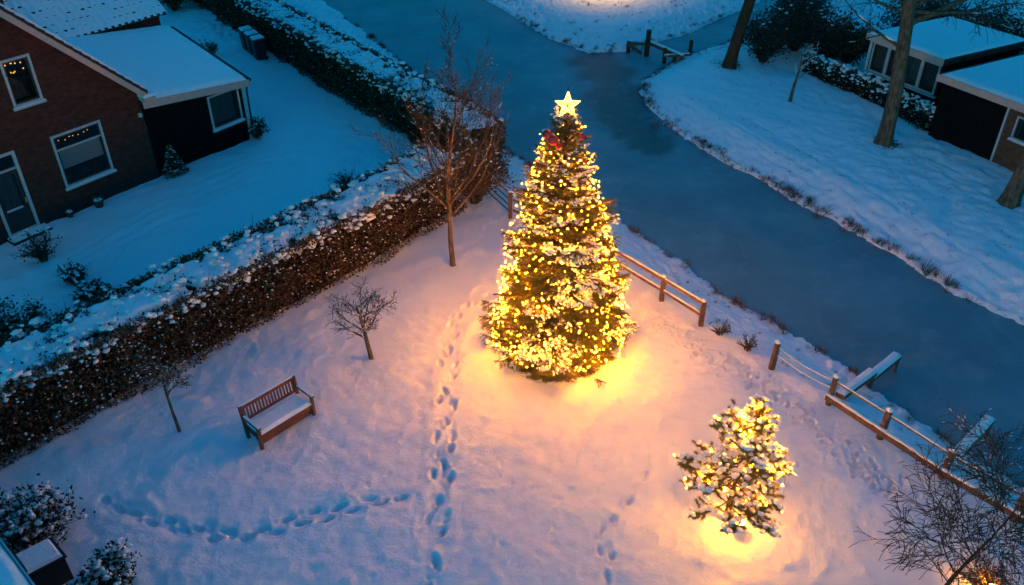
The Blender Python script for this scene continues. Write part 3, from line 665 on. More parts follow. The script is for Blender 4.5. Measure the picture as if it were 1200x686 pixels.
# ------------------------------------------------------------------ hedges
def resample(pts, step):
    P = np.array(pts, float); d = np.linalg.norm(np.diff(P, axis=0), axis=1); s = np.concatenate([[0], np.cumsum(d)])
    t = np.arange(0, s[-1], step); return np.stack([np.interp(t, s, P[:, i]) for i in range(P.shape[1])], 1), t
def side_seed(A): return np.where(A > 0, 7.3, 1.1)
def hedge(name, label, pts, width, height, leafmat, dens=420, seed=1, snow_top=.92, L=.085, W=.05, face_snow=260, cut=.40, cap=True):
    g = np.random.default_rng(seed)
    base = np.array([*pts[0], 0.0]); P, t = resample(pts, .1); n = len(P)
    T = np.gradient(P, axis=0); T /= np.linalg.norm(T, axis=1)[:, None]; Nn = np.stack([-T[:, 1], T[:, 0]], 1)
    o = thing(name, label, 'hedge', base)
    def W3(i, across, z):                      # local point
        p = P[i]+Nn[i]*across[:, None]; return np.stack([p[:, 0]-base[0], p[:, 1]-base[1], z], 1)
    # core
    ring = []; 
    for (a, z) in [(-.5, -.2), (-.5, .93), (-.38, .97), (.38, .97), (.5, .93), (.5, -.2)]:
        i = np.arange(0, n, 4); ring.append(W3(i, np.full(len(i), a*(width-(.75 if width > 1 else .3))), np.full(len(i), z*height-.06)))
    ring = np.stack(ring, 1); m = ring.shape[0]; V = ring.reshape(-1, 3)
    Fc = [(i*6+k, i*6+k+1, (i+1)*6+k+1, (i+1)*6+k) for i in range(m-1) for k in range(5)]+[(0,1,2,5),(2,3,4,5)]
    Fc += [((m-1)*6+0,(m-1)*6+1,(m-1)*6+2,(m-1)*6+5), ((m-1)*6+2,(m-1)*6+3,(m-1)*6+4,(m-1)*6+5)]
    link('branch_core', np_mesh('branch_core', V, np.array(Fc), CORE), o)
    length = t[-1]
    def bulge(s, z): return (fbm(s*1.3, z*1.3+5, seed)-.5)*.40+(fbm(s*4, z*4, seed+9, 2)-.5)*.16
    Cs = []
    for side in (-1, 1):
        k = int(length*height*dens); s = g.uniform(0, length, k); z = height*g.uniform(0.0, 1.0, k)
        i = np.clip((s/.1).astype(int), 0, n-1); ac = side*(width/2-.1+bulge(s+side*50, z)+g.uniform(-.1, .06, k))
        Cs.append(W3(i, ac, z))
    k = int(length*width*dens*.55); s = g.uniform(0, length, k); a = g.uniform(-.5, .5, k)*width; i = np.clip((s/.1).astype(int), 0, n-1)
    Cs.append(W3(i, a, height-.06+bulge(s, a)*.6+g.uniform(-.06, .05, k)))
    k = int(length*dens*.5); s = g.uniform(0, length, k); sd2 = g.choice([-1, 1], k); i = np.clip((s/.1).astype(int), 0, n-1)
    Cs.append(W3(i, sd2*(width/2-np.abs(g.normal(0, .13, k)))+bulge(s, s*0)*.3, height-.05+g.uniform(-.12, .10, k)))
    for e in (0, n-1):
        k = int(width*height*dens); a = g.uniform(-.5, .5, k)*width; z = g.uniform(0, 1, k)*height; q = W3(np.full(k, e), a, z)
        q[:, :2] += (T[e]*(1 if e else -1))*(bulge(a+9, z)+g.uniform(-.1, .06, k)+.02)[:, None]; Cs.append(q)
    C = np.concatenate(Cs); leaves('foliage', C, L, W, leafmat, o, seed=seed, kind='stuff')
    # snow blanket
    na = 26; av = np.linspace(-.43, .43, na)*width; I = np.arange(n)
    SS, AA = np.meshgrid(t, av, indexing='ij')
    nz = fbm(SS*2.2, AA*2.2, seed+3, 4); ed = np.abs(AA)/(width*.43)
    z = height+.02+(nz-.5)*.24+(fbm(SS*6, AA*6, seed+4, 2)-.5)*.06 - .30*sstep(.74, .94, ed+(fbm(SS*2, AA*0+side_seed(AA), seed+5)-.5)*.3+(fbm(SS*8, AA*8, seed+6, 2)-.5)*.12) - .25*sstep(cut, cut-.12, nz)*sstep(.2, .7, ed)
    AA = AA*np.clip((width/2-.06+bulge(SS+np.sign(AA)*50, height+0*SS))/(width/2), .6, 1.2)
    p = P[:, None, :]+Nn[:, None, :]*AA[..., None]
    V = np.stack([p[..., 0]-base[0], p[..., 1]-base[1], z], -1).reshape(-1, 3)
    idx = (np.arange(n-1)[:, None]*na+np.arange(na-1)[None]).ravel()
    if cap: link('snow_cap', np_mesh('snow_cap', V, np.stack([idx, idx+1, idx+na+1, idx+na], 1), SNOW, True), o)
    # snow clods on the upper edges and caught on the face
    k = int(length*26); s = g.uniform(0, length, k); side = g.choice([-1, 1], k); i = np.clip((s/.1).astype(int), 0, n-1)
    z = height-np.abs(g.normal(0, .16, k)); ac = side*(width/2-.02+bulge(s+side*50, z)-.12*(z > height-.05))
    C1 = W3(i, ac, z); r1 = g.uniform(.03, .075, k)
    k = int(length*height*face_snow/10); s = g.uniform(0, length, k); side = g.choice([-1, 1], k); i = np.clip((s/.1).astype(int), 0, n-1)
    z = height*(1-g.uniform(0, 1, k)**1.3*.97); ac = side*(width/2-.06+bulge(s+side*50, z)+g.uniform(-.03, .05, k)); C2 = W3(i, ac, z); r2 = g.uniform(.010, .030, k)
    k3 = int(length*16); s = g.uniform(0, length, k3); a = g.uniform(-.5, .5, k3)*width; i = np.clip((s/.1).astype(int), 0, n-1)
    C3 = W3(i, a, height+.05+g.uniform(-.05, .12, k3)); r3 = g.uniform(.04, .10, k3)
    C = np.concatenate([C1, C2, C3]); r = np.concatenate([r1, r2, r3])
    S = np.stack([r*g.uniform(.9, 1.5, len(r)), r*g.uniform(.8, 1.2, len(r)), r*.6], 1)
    blobs('snow_clods', C, S, SNOW, o, level=0 if len(C) > 9000 else 1, kind='stuff', seed=seed)
    # twigs poking through the snow
    polys = []
    for q in range(int(length*9)):
        s = g.uniform(0, length); i = min(int(s/.1), n-1); a = g.choice([-1, 1])*width*g.uniform(.25, .55)
        b = np.array([P[i][0]+Nn[i][0]*a-base[0], P[i][1]+Nn[i][1]*a-base[1], height-.1]); d = np.array([g.normal(0, .35), g.normal(0, .35), 1])
        l = g.uniform(.15, .4); polys.append((np.stack([b, b+d*l*.5, b+d*l+g.normal(size=3)*.05]), np.array([.008, .006, .003])))
    tubes('twigs', polys, TWIG, o, 3, kind='stuff')
    return o

def gp(*px): return [G(x, y)[:2] for x, y in px]
fb = gp((-60, 590), (0, 553), (120, 487), (250, 416), (400, 335), (470, 296), (548, 246))
fbP, _ = resample(fb, .1)
W1 = 1.9
def offset(pts, d):
    P = np.array(pts); T = np.gradient(P, axis=0); T /= np.linalg.norm(T, axis=1)[:, None]; return P+np.stack([-T[:, 1], T[:, 0]], 1)*d
hedge('beech_hedge', 'long brown beech hedge with thick snow top behind the bench', offset(fb, W1/2), W1, 1.95, BEECH, dens=560, seed=11, face_snow=430)
hb = offset(gp((190, -22), (264, 30), (354, 88), (430, 137), (484, 170), (548, 214)), .85)
hedge('beech_hedge', 'darker snow topped hedge along the canal side of the house garden', hb, 1.7, 1.95, EVERG, dens=420, seed=12, L=.1, W=.06, face_snow=60)
# lattice like low hedge on the far bank
lowp = gp((936, 84), (985, 106), (1040, 132), (1092, 160))
hedge('clipped_hedge', 'thin low hedge with snow patches before the black garden room', offset(lowp, .3), .55, .85, SHRUBL, dens=330, seed=13, L=.09, W=.06, face_snow=500, cut=.62, cap=False)

# ------------------------------------------------------------------ bare trees
def grow(g, start, d, length, r0, level, P):
    """returns list of (points, radii, level)"""
    out = []; seg = max(4, int(length/P['seg'])); pts = [np.array(start, float)]; d = np.array(d, float)/np.linalg.norm(d); dirs = [d]
    for k in range(seg):
        d = d + g.normal(size=3)*P['wob'][level] + np.array([0, 0, P['grav'][level]])*(k/seg+.2); d /= np.linalg.norm(d)
        pts.append(pts[-1]+d*length/seg); dirs.append(d)
    pts = np.array(pts); tt = np.linspace(0, 1, seg+1); rad = r0*(1-tt*(1-P['tip'][level]))
    out.append((pts, rad, level))
    if level+1 < P['levels']:
        nch = P['n'][level]; nch = max(1, int(round(nch*g.uniform(.8, 1.2))))
        for c in range(nch):
            f = P['from'][level]+(1-P['from'][level])*((c+g.uniform(.1, .9))/nch); f = min(f, .98)
            j = f*seg; i = min(int(j), seg-1); s = pts[i]+(pts[i+1]-pts[i])*(j-i); dd = dirs[i+1]
            a = g.normal(size=3); a -= (a@dd)*dd; a /= np.linalg.norm(a); an = R(P['ang'][level]*g.uniform(.7, 1.25))
            nd = dd*math.cos(an)+a*math.sin(an)
            ln = length*P['len'][level]*g.uniform(.65, 1.15)*(1-P['taper'][level]*f)
            out += grow(g, s, nd, ln, rad[min(i+1, seg)]*P['rr'][level]*g.uniform(.8, 1.05), level+1, P)
    return out
def bare_tree(name, label, base, seed, P, height, r0, lean=(0, 0), bark=BARK, snow=.3, cat='tree', group=None, extra=(), minr=.006):
    g = np.random.default_rng(seed); o = thing(name, label, cat, base, 0, group)
    br = grow(g, (0, 0, -.15), (lean[0], lean[1], 1), height, r0, 0, P)
    for (s, d, ln, r) in extra:
        tp0 = br[0][0]; s = np.array([np.interp(s[2], tp0[:, 2], tp0[:, i]) for i in range(3)]); br += grow(g, s, d, ln, r, 1, P)
    br = [(p, np.maximum(r, minr), l) for p, r, l in br]
    pts, rad, _ = br[0]; rad = rad.copy(); rad[0] *= 1.35; rad[1] *= 1.08
    link('trunk', np_mesh('trunk', *tube_np(pts, rad, 12), bark, True), o)
    lim = [(p, r) for p, r, l in br[1:] if l == 1]; tw = [(p, r) for p, r, l in br[1:] if l > 1]
    if lim: tubes('branches', lim, bark, o, 6)
    if tw: tubes('twigs', tw, TWIG, o, 4, kind='stuff')
    sn = []
    for p, r, l in br[1:]:
        if r[0] < .006: continue
        for k in range(len(p)-1):
            d = p[k+1]-p[k]; d /= np.linalg.norm(d)
            if abs(d[2]) < .75 and g.random() < snow:
                w = r[k]*1.0+.004; q = np.stack([p[k], (p[k]+p[k+1])/2, p[k+1]])+np.array([0, 0, r[k]*.7+.003]); sn.append((q, np.array([w*.6, w, w*.5])))
    if sn: tubes('branch_snow', sn, SNOW, o, 5, kind='stuff')
    return o
tall = dict(levels=4, seg=.22, wob=[.03, .05, .09, .1], grav=[0, .10, .05, .02], tip=[.12, .15, .25, .4], n=[10, 11, 7, 0], **{'from': [.35, .12, .12]}, ang=[40, 30, 32], len=[.42, .48, .55], taper=[.45, .4, .4], rr=[.5, .55, .6])
bare_tree('young_tree', 'tall bare tree with upswept branches beside the hedge corner', on_ground(531, 311), 4, tall, 6.7, .085, (-.03, 0), BARKL, .06, extra=[((0,0,1.75+.1*k), (math.cos(k*1.05+.4)*.68, math.sin(k*1.05+.4)*.68, .74), 3.3+.25*(k%3), .042) for k in range(7)])
apple = dict(levels=4, seg=.12, wob=[.05, .12, .16, .18], grav=[0, .06, .03, 0], tip=[.5, .3, .35, .5], n=[11, 9, 6, 0], **{'from': [.42, .2, .2]}, ang=[52, 48, 45], len=[.72, .5, .5], taper=[.25, .3, .3], rr=[.6, .6, .65])
bare_tree('apple_tree', 'small bare fruit tree with spreading crown on the lawn', on_ground(436, 419), 9, apple, 1.75, .07, (-.12, .05), BARKL, .25)
sap = dict(levels=4, seg=.13, wob=[.03, .1, .14, .15], grav=[0, .05, .02, 0], tip=[.35, .3, .35, .5], n=[10, 7, 5, 0], **{'from': [.5, .2, .2]}, ang=[50, 42, 40], len=[.5, .5, .5], taper=[.3, .3, .3], rr=[.55, .6, .65])
bare_tree('sapling', 'thin leaning sapling standing before the hedge left of the bench', on_ground(211, 507), 21, sap, 2.1, .045, (-.1, .02), BARKL, .12)
big = dict(levels=4, seg=.45, wob=[.02, .07, .12, .14], grav=[0, .03, -.02, -.05], tip=[.5, .15, .2, .4], n=[6, 9, 7, 0], **{'from': [.45, .25, .2]}, ang=[58, 45, 42], len=[.5, .48, .45], taper=[.2, .4, .4], rr=[.5, .5, .5])
bt = on_ground(1035, 168)
lim = [((.15, -.02, 4.6), (.95, .1, .42), 5.2, .13), ((-.1, 0, 3.7), (-.75, .2, .5), 3.2, .085), ((.2, .1, 5.4), (.7, -.5, .5), 4.5, .1), ((0, .1, 5.6), (-.5, .5, .6), 4.2, .1), ((.1, -.1, 5.2), (.9, .6, .3), 4.8, .09), ((.1, 0, 4.9), (.9, .45, .02), 5.0, .075), ((.1, 0, 5.1), (.95, -.1, .0), 5.2, .075), ((.1, 0, 5.4), (.6, .8, -.05), 4.6, .07), ((.1, 0, 5.0), (-.6, .7, .05), 4.0, .06), ((.1, 0, 5.5), (.9, .2, -.12), 4.6, .07)]
bare_tree('bare_tree', 'thick bare tree trunk before the black garden room windows', bt, 31, big, 10.0, .30, (.02, 0), BARKL, .12, extra=lim, minr=.009)
big2 = dict(big); big2['from'] = [.6, .25, .2]
bare_tree('bare_tree', 'leaning dark bare trunk on the peninsula bank beside the brambles', on_ground(854, 78), 32, big2, 10.5, .30, (.10, 0), BARK, .2)
bare_tree('bare_tree', 'bare trunk near the right edge before the bungalow', on_ground(1182, 237), 33, big2, 9.5, .30, (.10, .03), BARKL, .25)
stk = dict(sap); stk['n'] = [7, 5, 3, 0]
bare_tree('stake_tree', 'short pollarded young tree by the low hedge on the far bank', on_ground(926, 118), 41, stk, 2.3, .085, (.05, 0), BARKL, .7)
birch = dict(levels=4, seg=.16, wob=[.04, .07, .10, .12], grav=[0, .02, -.13, -.22], tip=[.25, .2, .25, .4], n=[17, 13, 9, 0], **{'from': [.3, .12, .1]}, ang=[60, 42, 40], len=[.66, .58, .55], taper=[.3, .3, .3], rr=[.5, .5, .55])
bb = on_ground(1078, 722)
bare_tree('birch_tree', 'bare weeping birch with drooping twigs at bottom right corner', bb, 52, birch, 3.3, .045, (.34, .10), BARK, .05)
# overhanging limb top centre belongs to a tree behind the street
bare_tree('bare_tree', 'bare tree on the snowy bank at the top centre edge', on_ground(790, -55), 34, big, 7.0, .2, (-.05, -.05), BARK, .1)

# ------------------------------------------------------------------ shrubs
def shrub(name, label, base, rad, hgt, leafmat, nleaf, nstem, seed, snow=40, L=.09, W=.05, cat='shrub', group=None, droop=0.0):
    g = np.random.default_rng(seed); o = thing(name, label, cat, base, 0, group)
    polys = []; tips = []
    for k in range(nstem):
        a = g.uniform(0, 6.28); e = g.uniform(.15, 1.0)**.6; d = np.array([math.cos(a)*rad*e, math.sin(a)*rad*e, hgt*g.uniform(.55, 1.05)*(1.05-.5*e*e)])
        p = [np.array([math.cos(a)*.08, math.sin(a)*.08, -.1])]; 
        for q in (.3, .55, .8, 1.0): p.append(d*np.array([q**1.1, q**1.1, q**.8])+g.normal(size=3)*.04*rad - np.array([0,0,droop*q*q]))
        p = np.array(p); polys.append((p, np.linspace(.016, .004, 5)))
        for j in range(7):
            q = p[g.integers(1, 5)]; l = g.uniform(.12, .4)*rad; dd = g.normal(size=3); dd[2] = abs(dd[2]); dd /= np.linalg.norm(dd)
            polys.append((np.stack([q, q+dd*l*.5+g.normal(size=3)*.02, q+dd*l]), np.array([.008, .006, .003]))); tips.append(q+dd*l*.7); tips.append(q+dd*l)
    tubes('stems', polys, TWIG, o, 4)
    tips = np.array(tips)
    if nleaf:
        c = tips[g.integers(0, len(tips), nleaf)]+g.normal(size=(nleaf, 3))*.09*rad; c[:, 2] = np.maximum(c[:, 2], .02)
        leaves('foliage', c, L, W, leafmat, o, seed=seed, kind='stuff')
    if snow:
        order = np.argsort(-(tips[:, 2]+g.normal(0, .25*hgt, len(tips))))[:snow]; c = tips[order]+np.array([0, 0, .02]); r = g.uniform(.02, .058, len(c))
        blobs('snow_clods', c, np.stack([r*1.3, r, r*.6], 1), SNOW, o, seed=seed, kind='stuff')
    return o
shrub('beech_bush', 'rounded warm brown beech bush where the two hedges meet', on_ground(556, 238), 1.15, 2.5, BEECH, 5200, 80, 59, snow=60)
shrub('snowy_shrub', 'large round shrub with snow on its leaves at bottom left', on_ground(42, 628), .85, 1.0, SHRUBL, 3200, 70, 61, snow=560)
shrub('snowy_shrub', 'snowy shrub cut off by the bottom edge left of the path', on_ground(130, 694), .6, .85, SHRUBL, 1800, 44, 62, snow=320)
shrub('snowy_shrub', 'dark round shrub at the left edge behind the long hedge', on_ground(14, 405), .95, 1.1, EVERG, 3600, 50, 63, snow=130)
shrub('twiggy_shrub', 'loose bare twiggy bush before the front door', on_ground(52, 305), .65, 1.0, SHRUBL, 250, 45, 64, snow=12)
shrub('twiggy_shrub', 'low dark shrub at the near end of the small planting bed', on_ground(112, 352), .5, .55, EVERG, 1500, 30, 65, snow=70)
shrub('twiggy_shrub', 'low dark shrub inside the edged planting bed', on_ground(88, 328), .45, .45, EVERG, 900, 26, 66, snow=40)
shrub('round_shrub', 'dark rounded shrub at the outer corner of the annex', on_ground(301, 160), .48, .75, EVERG, 1600, 26, 67, snow=40)
shrub('round_shrub', 'small dark shrub behind the annex roof', on_ground(243, 70), .6, .9, EVERG, 1400, 26, 68, snow=16)
g = np.random.default_rng(69); cf = thing('conifer', 'small snow dusted conical conifer against the black annex wall', 'conifer', on_ground(206, 204))
k = 3600; zc_ = 1.15*(1-np.sqrt(g.uniform(0, 1, k))); a_c = g.uniform(0, 6.28, k); rc = .42*(1-zc_/1.2)*(.55+.5*g.uniform(0, 1, k)**.5)*(1+.18*np.sin(zc_*28+a_c*3))
leaves('foliage', np.stack([rc*np.cos(a_c), rc*np.sin(a_c), zc_+.04], 1), .07, .035, EVERG, cf, kind='stuff', seed=3)
MB().tube([(0, 0, -.1), (0, 0, 1.15)], [.03, .01], 6).build('trunk', BARK, cf)
k = 170; zs_ = 1.1*(1-np.sqrt(g.uniform(0, 1, k))); a_c = g.uniform(0, 6.28, k); rc = .42*(1-zs_/1.2)*g.uniform(.8, 1.05, k); r_c = g.uniform(.014, .035, k)
blobs('snow_clods', np.stack([rc*np.cos(a_c), rc*np.sin(a_c), zs_+.06], 1), np.stack([r_c*1.3, r_c, r_c*.6], 1), SNOW, cf, seed=4, kind='stuff')
for k, (x, y, rr, hh, lab) in enumerate([(205, 12, 1.6, 2.4, 'tall dark evergreen behind the tiled roof'), (238, 2, 1.6, 2.2, 'dark evergreen bush at the top edge left of the bins'), (180, -12, 1.6, 2.6, 'dark evergreen hiding behind the tiled roof top')]):
    shrub('evergreen_bush', lab, on_ground(x, y), rr, hh, EVERG, 5200, 60, 70+k, snow=30, L=.14, W=.09)
BR_ = 'brambles along the side channel'
for k, (x, y, rr, hh, nl, lab, mt) in enumerate([
    (893, 72, 1.5, 2.3, 1500, 'reddish brown twiggy bush right of the leaning trunk', SHRUBL), (930, 60, 1.7, 2.4, 2200, 'dark tangled bush behind the pollarded young tree', SHRUBL),
    (968, 72, 1.6, 2.1, 2600, 'dark bush between pollarded tree and garden room', SHRUBL), (992, 74, 1.5, 2.0, 3200, 'dark evergreen mass left of the garden room roof', EVERG),
    (940, 32, 1.6, 1.8, 2000, 'dark low bush on the side channel bank', SHRUBL), ((-7.5, 8.0), 0, 2.0, 2.9, 4600, 'dark evergreen behind the garden room', EVERG),
    ((-4.0, 8.6), 0, 2.0, 3.0, 4600, 'dark evergreen behind the garden room roof middle', EVERG), ((-.8, 9.2), 0, 2.0, 3.0, 4600, 'dark evergreen behind the garden room at top right', EVERG), ((2.6, 10.6), 0, 2.0, 3.0, 4600, 'dark evergreen behind the bungalow at top right corner', EVERG)]):
    shrub('bramble_bush', lab, on_ground(x, y) if not isinstance(x, tuple) else RB+np.array([x[0]*math.cos(RA)-x[1]*math.sin(RA), x[0]*math.sin(RA)+x[1]*math.cos(RA), 0]), rr, hh, mt, int(nl*1.6), 170 if mt is SHRUBL else 80, 80+k, snow=16, L=.13, W=.08, group=BR_ if k < 5 else None)
shrub('snowy_shrub', 'low shrub heaped with snow lit yellow at top right corner', on_ground(1192, 60), .9, 1.0, SHRUBL, 900, 40, 95, snow=380)
for k, (x, y, rr, hh, lab) in enumerate([(843, 392, .3, .5, 'small dry weed clump beyond the last wooden rail'), (876, 410, .32, .5, 'dry weed clump left of the lone rope post'), (1150, 690, .6, .6, 'low twiggy shrub glowing yellow under the birch'), (405, 218, .55, .6, 'bare twiggy bush on the yard side of the hedge')]):
    shrub('dry_weeds', lab, on_ground(x, y), rr, hh, GRASS, 60 if k != 2 else 700, 20 if k < 2 else 34, 100+k, snow=0, L=.07, W=.02, cat='shrub')

# dry grass tufts along the waterline
g = np.random.default_rng(44)
def tuft_mesh(seed):
    q = np.random.default_rng(seed); V = []; Fc = []
    for k in range(26):
        a = q.uniform(0, 6.28); r = q.uniform(.0, .09); l = q.uniform(.12, .32); e = q.uniform(.2, 1.1); w = .008
        b = np.array([math.cos(a)*r, math.sin(a)*r, -.03]); d = np.array([math.cos(a)*math.sin(e), math.sin(a)*math.sin(e), math.cos(e)]); s = np.array([-math.sin(a), math.cos(a), 0])*w
        i = len(V); V += [b-s, b+s, b+d*l*.6+s*.7, b+d*l+np.array([0, 0, -.05*l])]; Fc += [(i, i+1, i+2, i+3)]
    return np_mesh('grass_tuft', V, np.array(Fc), GRASS)
tm = [tuft_mesh(k) for k in range(4)]
seg = []; N_c = len(CANAL)
cand = []
for i in range(N_c):
    a, b = CANAL[i], CANAL[(i+1) % N_c]; L_ = np.linalg.norm(b-a)
    for k in range(int(L_/.16)):
        t = g.uniform(); p = a+(b-a)*t; cand.append(p)
cand = np.array(cand); pc = cand[(cand[:, 1] > 9) & (cand[:, 1] < 50) & (np.abs(cand[:, 0]) < 26)]
VV = []; FF = []; b_ = 0; cl = fbm(pc[:, 0]*.7, pc[:, 1]*.7, 77)
for p, c in zip(pc, cl):
    if c < .44 and g.random() < .75: continue
    for _ in range(2):
        q = p+g.normal(size=2)*.13; z = gz(*q)
        if z < WZ-.06: continue
        m_ = tm[g.integers(0, 4)]; v = np.empty(len(m_.vertices)*3, np.float32); m_.vertices.foreach_get('co', v); v = v.reshape(-1, 3)*g.uniform(.5, 1.15); a = g.uniform(0, 6.28)
        v = np.stack([v[:, 0]*math.cos(a)-v[:, 1]*math.sin(a)+q[0], v[:, 0]*math.sin(a)+v[:, 1]*math.cos(a)+q[1], v[:, 2]+max(z, WZ)], 1)
        f = np.arange(len(v)).reshape(-1, 4); VV.append(v); FF.append(f+b_); b_ += len(v)
for q_ in [(g.uniform(585, 890), g.uniform(-8, 52), g.uniform(.25, .9)) for _ in range(150)]+[(g.uniform(790, 1190), g.uniform(95, 350), .32) for _ in range(420)]+[(g.uniform(600, 1180), g.uniform(190, 560), .4) for _ in range(260)]:
    p_ = G(q_[0], q_[1])[:2]; z = gz(*p_); sd_c = canal_sdf(np.array([p_[0]]), np.array([p_[1]]))[0]
    if sd_c < .1 or (q_[2] == .4 and sd_c > 1.9): continue
    m_ = tm[g.integers(0, 4)]; v = np.empty(len(m_.vertices)*3, np.float32); m_.vertices.foreach_get('co', v); v = v.reshape(-1, 3)*g.uniform(.5, 1.2)*q_[2]; a = g.uniform(0, 6.28)
    v = np.stack([v[:, 0]*math.cos(a)-v[:, 1]*math.sin(a)+p_[0], v[:, 0]*math.sin(a)+v[:, 1]*math.cos(a)+p_[1], v[:, 2]+z], 1)
    f = np.arange(len(v)).reshape(-1, 4); VV.append(v); FF.append(f+b_); b_ += len(v)
gr = link('bank_grass', np_mesh('bank_grass', np.concatenate(VV), np.concatenate(FF), GRASS), kind='stuff')
tag(gr, 'short dry brown grass poking from the snowy canal banks', 'grass')
for k, (x, y, s, lab) in enumerate([(963, 247, 1.9, 'biggest brown grass tussock on the far canal bank'), (925, 226, 1.2, 'small grass tussock left of the biggest one on the far bank'), (990, 264, 1.2, 'grass tussock right of the biggest one on the far bank'), (1084, 312, 1.5, 'flattened grass tussock on the far bank towards the right'), (1140, 345, 1.3, 'grass tussock on the far bank near the right edge'), (862, 350, 1.5, 'snowy grass tussock on the near bank beyond the rails'), (905, 375, 1.0, 'tiny grass tussock on the near bank left of the jetty'), (770, 143, 1.9, 'reddish grass tussock at the peninsula tip'), (822, 166, 1.3, 'grass tussock on the far bank below the peninsula tip')]):
    p = G(x, y, -.3); z = max(gz(p[0], p[1]), WZ)
    o = link('grass_tussock', tm[k % 4], None, (p[0], p[1], z)); o.scale = (s, s, s*1.1); o.rotation_euler[2] = k*1.3
    tag(o, lab, 'grass', 'grass tussocks on the banks')

# ------------------------------------------------------------------ bench
p0 = on_ground(306, 527); p1 = on_ground(370, 487); dv = (p1-p0)[:2]; BL = float(np.linalg.norm(dv)); bang = math.atan2(dv[1], dv[0])
bn = thing('park_bench', 'reddish brown slatted wooden bench with snow on its seat', 'bench', p0, bang)
# local: x along the bench, y towards the back, z up; front edge at y=0
BD, SH, BH = .56, .42, .93
for x in (.035, BL-.035):
    MB().box(x-.035, x+.035, -.035, .035, -.08, .63).build('front_leg', BENCHW, bn)
    MB().beam((x, BD-.02, -.08), (x, BD+.10, BH), .07, .07, up=(0,1,0)).build('back_leg', BENCHW, bn)
    ar = MB().beam((x, -.07, .645), (x, BD+.02, .66), .085, .04).build('armrest', BENCHW, bn)
    MB().beam((x, -.06, .682), (x, BD-.03, .697), .06, .03).build('snow', SNOW, ar)
    MB().box(x-.02, x+.02, .036, BD-.03, SH-.14, SH-.06).build('side_rail', BENCHW, bn)
MB().box(.07, BL-.07, -.02, .02, SH-.11, SH-.02).build('front_rail', BENCHW, bn)
MB().box(.07, BL-.07, BD-.05, BD-.01, SH-.11, SH-.02).build('rear_rail', BENCHW, bn)
MB().box(.07, BL-.07, .2, .26, .12, .18).build('stretcher', BENCHW, bn)
MB().box(.07, BL-.07, .03, .05, .1, SH-.115).build('apron_board', BENCHW, bn)
for k in range(6): MB().box(.04, BL-.04, -.03+k*.092, -.03+k*.092+.075, SH-.018, SH+.005).build('seat_slat', BENCHW, bn)
xs = np.linspace(.05, BL-.05, 40); ys = np.linspace(-.03, BD-.04, 18); XX, YY = np.meshgrid(xs, ys); e = np.minimum.reduce([XX-xs[0], xs[-1]-XX, YY-ys[0], ys[-1]-YY])
ZZ = SH+.006+.085*np.sqrt(np.clip(e/.06, 0, 1))+(fbm(XX*5, YY*5, 5)-.5)*.02*(e > 0)
idx = (np.arange(17)[:, None]*40+np.arange(39)[None]).ravel()
link('seat_snow', np_mesh('seat_snow', np.stack([XX.ravel(), YY.ravel(), ZZ.ravel()], 1), np.stack([idx, idx+1, idx+41, idx+40], 1), SNOW, True), bn)
yb = lambda z: BD-.02+.12*(z+.08)/(BH+.08)
MB().beam((.07, yb(.86), .86), (BL-.07, yb(.86), .86), .04, .09).build('top_rail', BENCHW, bn)
MB().beam((.0, yb(.93), .925), (BL, yb(.93), .925), .055, .03).build('top_snow', SNOW, bn)
MB().beam((.07, yb(.5), .5), (BL-.07, yb(.5), .5), .035, .06).build('lower_back_rail', BENCHW, bn)
ns = 17
for k in range(ns):
    x = .07+(k+.5)*(BL-.14)/ns; MB().beam((x, yb(.53), .53), (x, yb(.815), .815), .042, .02, up=(0,1,0)).build('back_slat', BENCHW, bn)

# ------------------------------------------------------------------ fences along the canal
def post(mb_h, base, r=.07, lean=(0, 0), square=False, h=.85):
    pass
def wood_post(parent, p, base, h=.85, r=.065, lean=(0, 0), square=False, cap=True):
    l = np.array(p)-base; t = l+np.array([lean[0], lean[1], h])
    if square: o = MB().beam(l-np.array([0,0,.25]), t, r*2, r*2, up=(0,1,0)).build('post', WOOD, parent)
    else: o = MB().tube([l-np.array([0,0,.25]), (l+t)/2, t], [r*1.04, r, r*.97], 10).build('post', WOOD, parent)
    if cap: MB().lathe([(r*.98, 0), (r*1.02, .03), (r*.8, .06), (r*.3, .08)], 10, c=t).build('snow_cap', SNOW, o)
    return o, t
def rail(parent, a, b, w=.05, h=.11, snow=.035, name='rail', m=WOOD):
    o = MB().beam(a, b, w, h).build(name, m, parent)
    if snow:
        a = np.array(a); b = np.array(b); n = 14; q = np.linspace(0, 1, n)[:, None]; P = a+(b-a)*q+np.array([0, 0, h/2]); g = np.random.default_rng(int(abs(a[0]*100))+3)
        rr = w*.52*(1+g.normal(size=n)*.12); V, Fc = tube_np(P, rr, 8); zc = np.repeat(P[:, 2], 8); V[:, 2] = zc+np.maximum(V[:, 2]-zc, -.01)*(snow/(w*.5))
        link('rail_snow', np_mesh('rail_snow', V, Fc, SNOW, True), o)
    return o
# metal railing next to the hedge corner
fa = [on_ground(553, 214), on_ground(598, 254)]
mf = thing('metal_railing', 'short dark railing with thin bars joining the hedge corner', 'railing', fa[1])
b_ = fa[1]; top = .95
MB().box(-.07, .07, -.07, .07, -.2, top+.05).build('post', WOOD, mf)
MB().box(-.065, .065, -.065, .065, top+.05, top+.09).build('snow_cap', SNOW, mf)
d_ = fa[0]-b_
for k, z in enumerate((.22, .45, .68)): MB().beam((0, 0, z), d_+np.array([0, 0, z]), .025, .03).build('bar', DARKM, mf)
rail(mf, (0, 0, top), d_+np.array([0, 0, top]), .05, .07, .03)
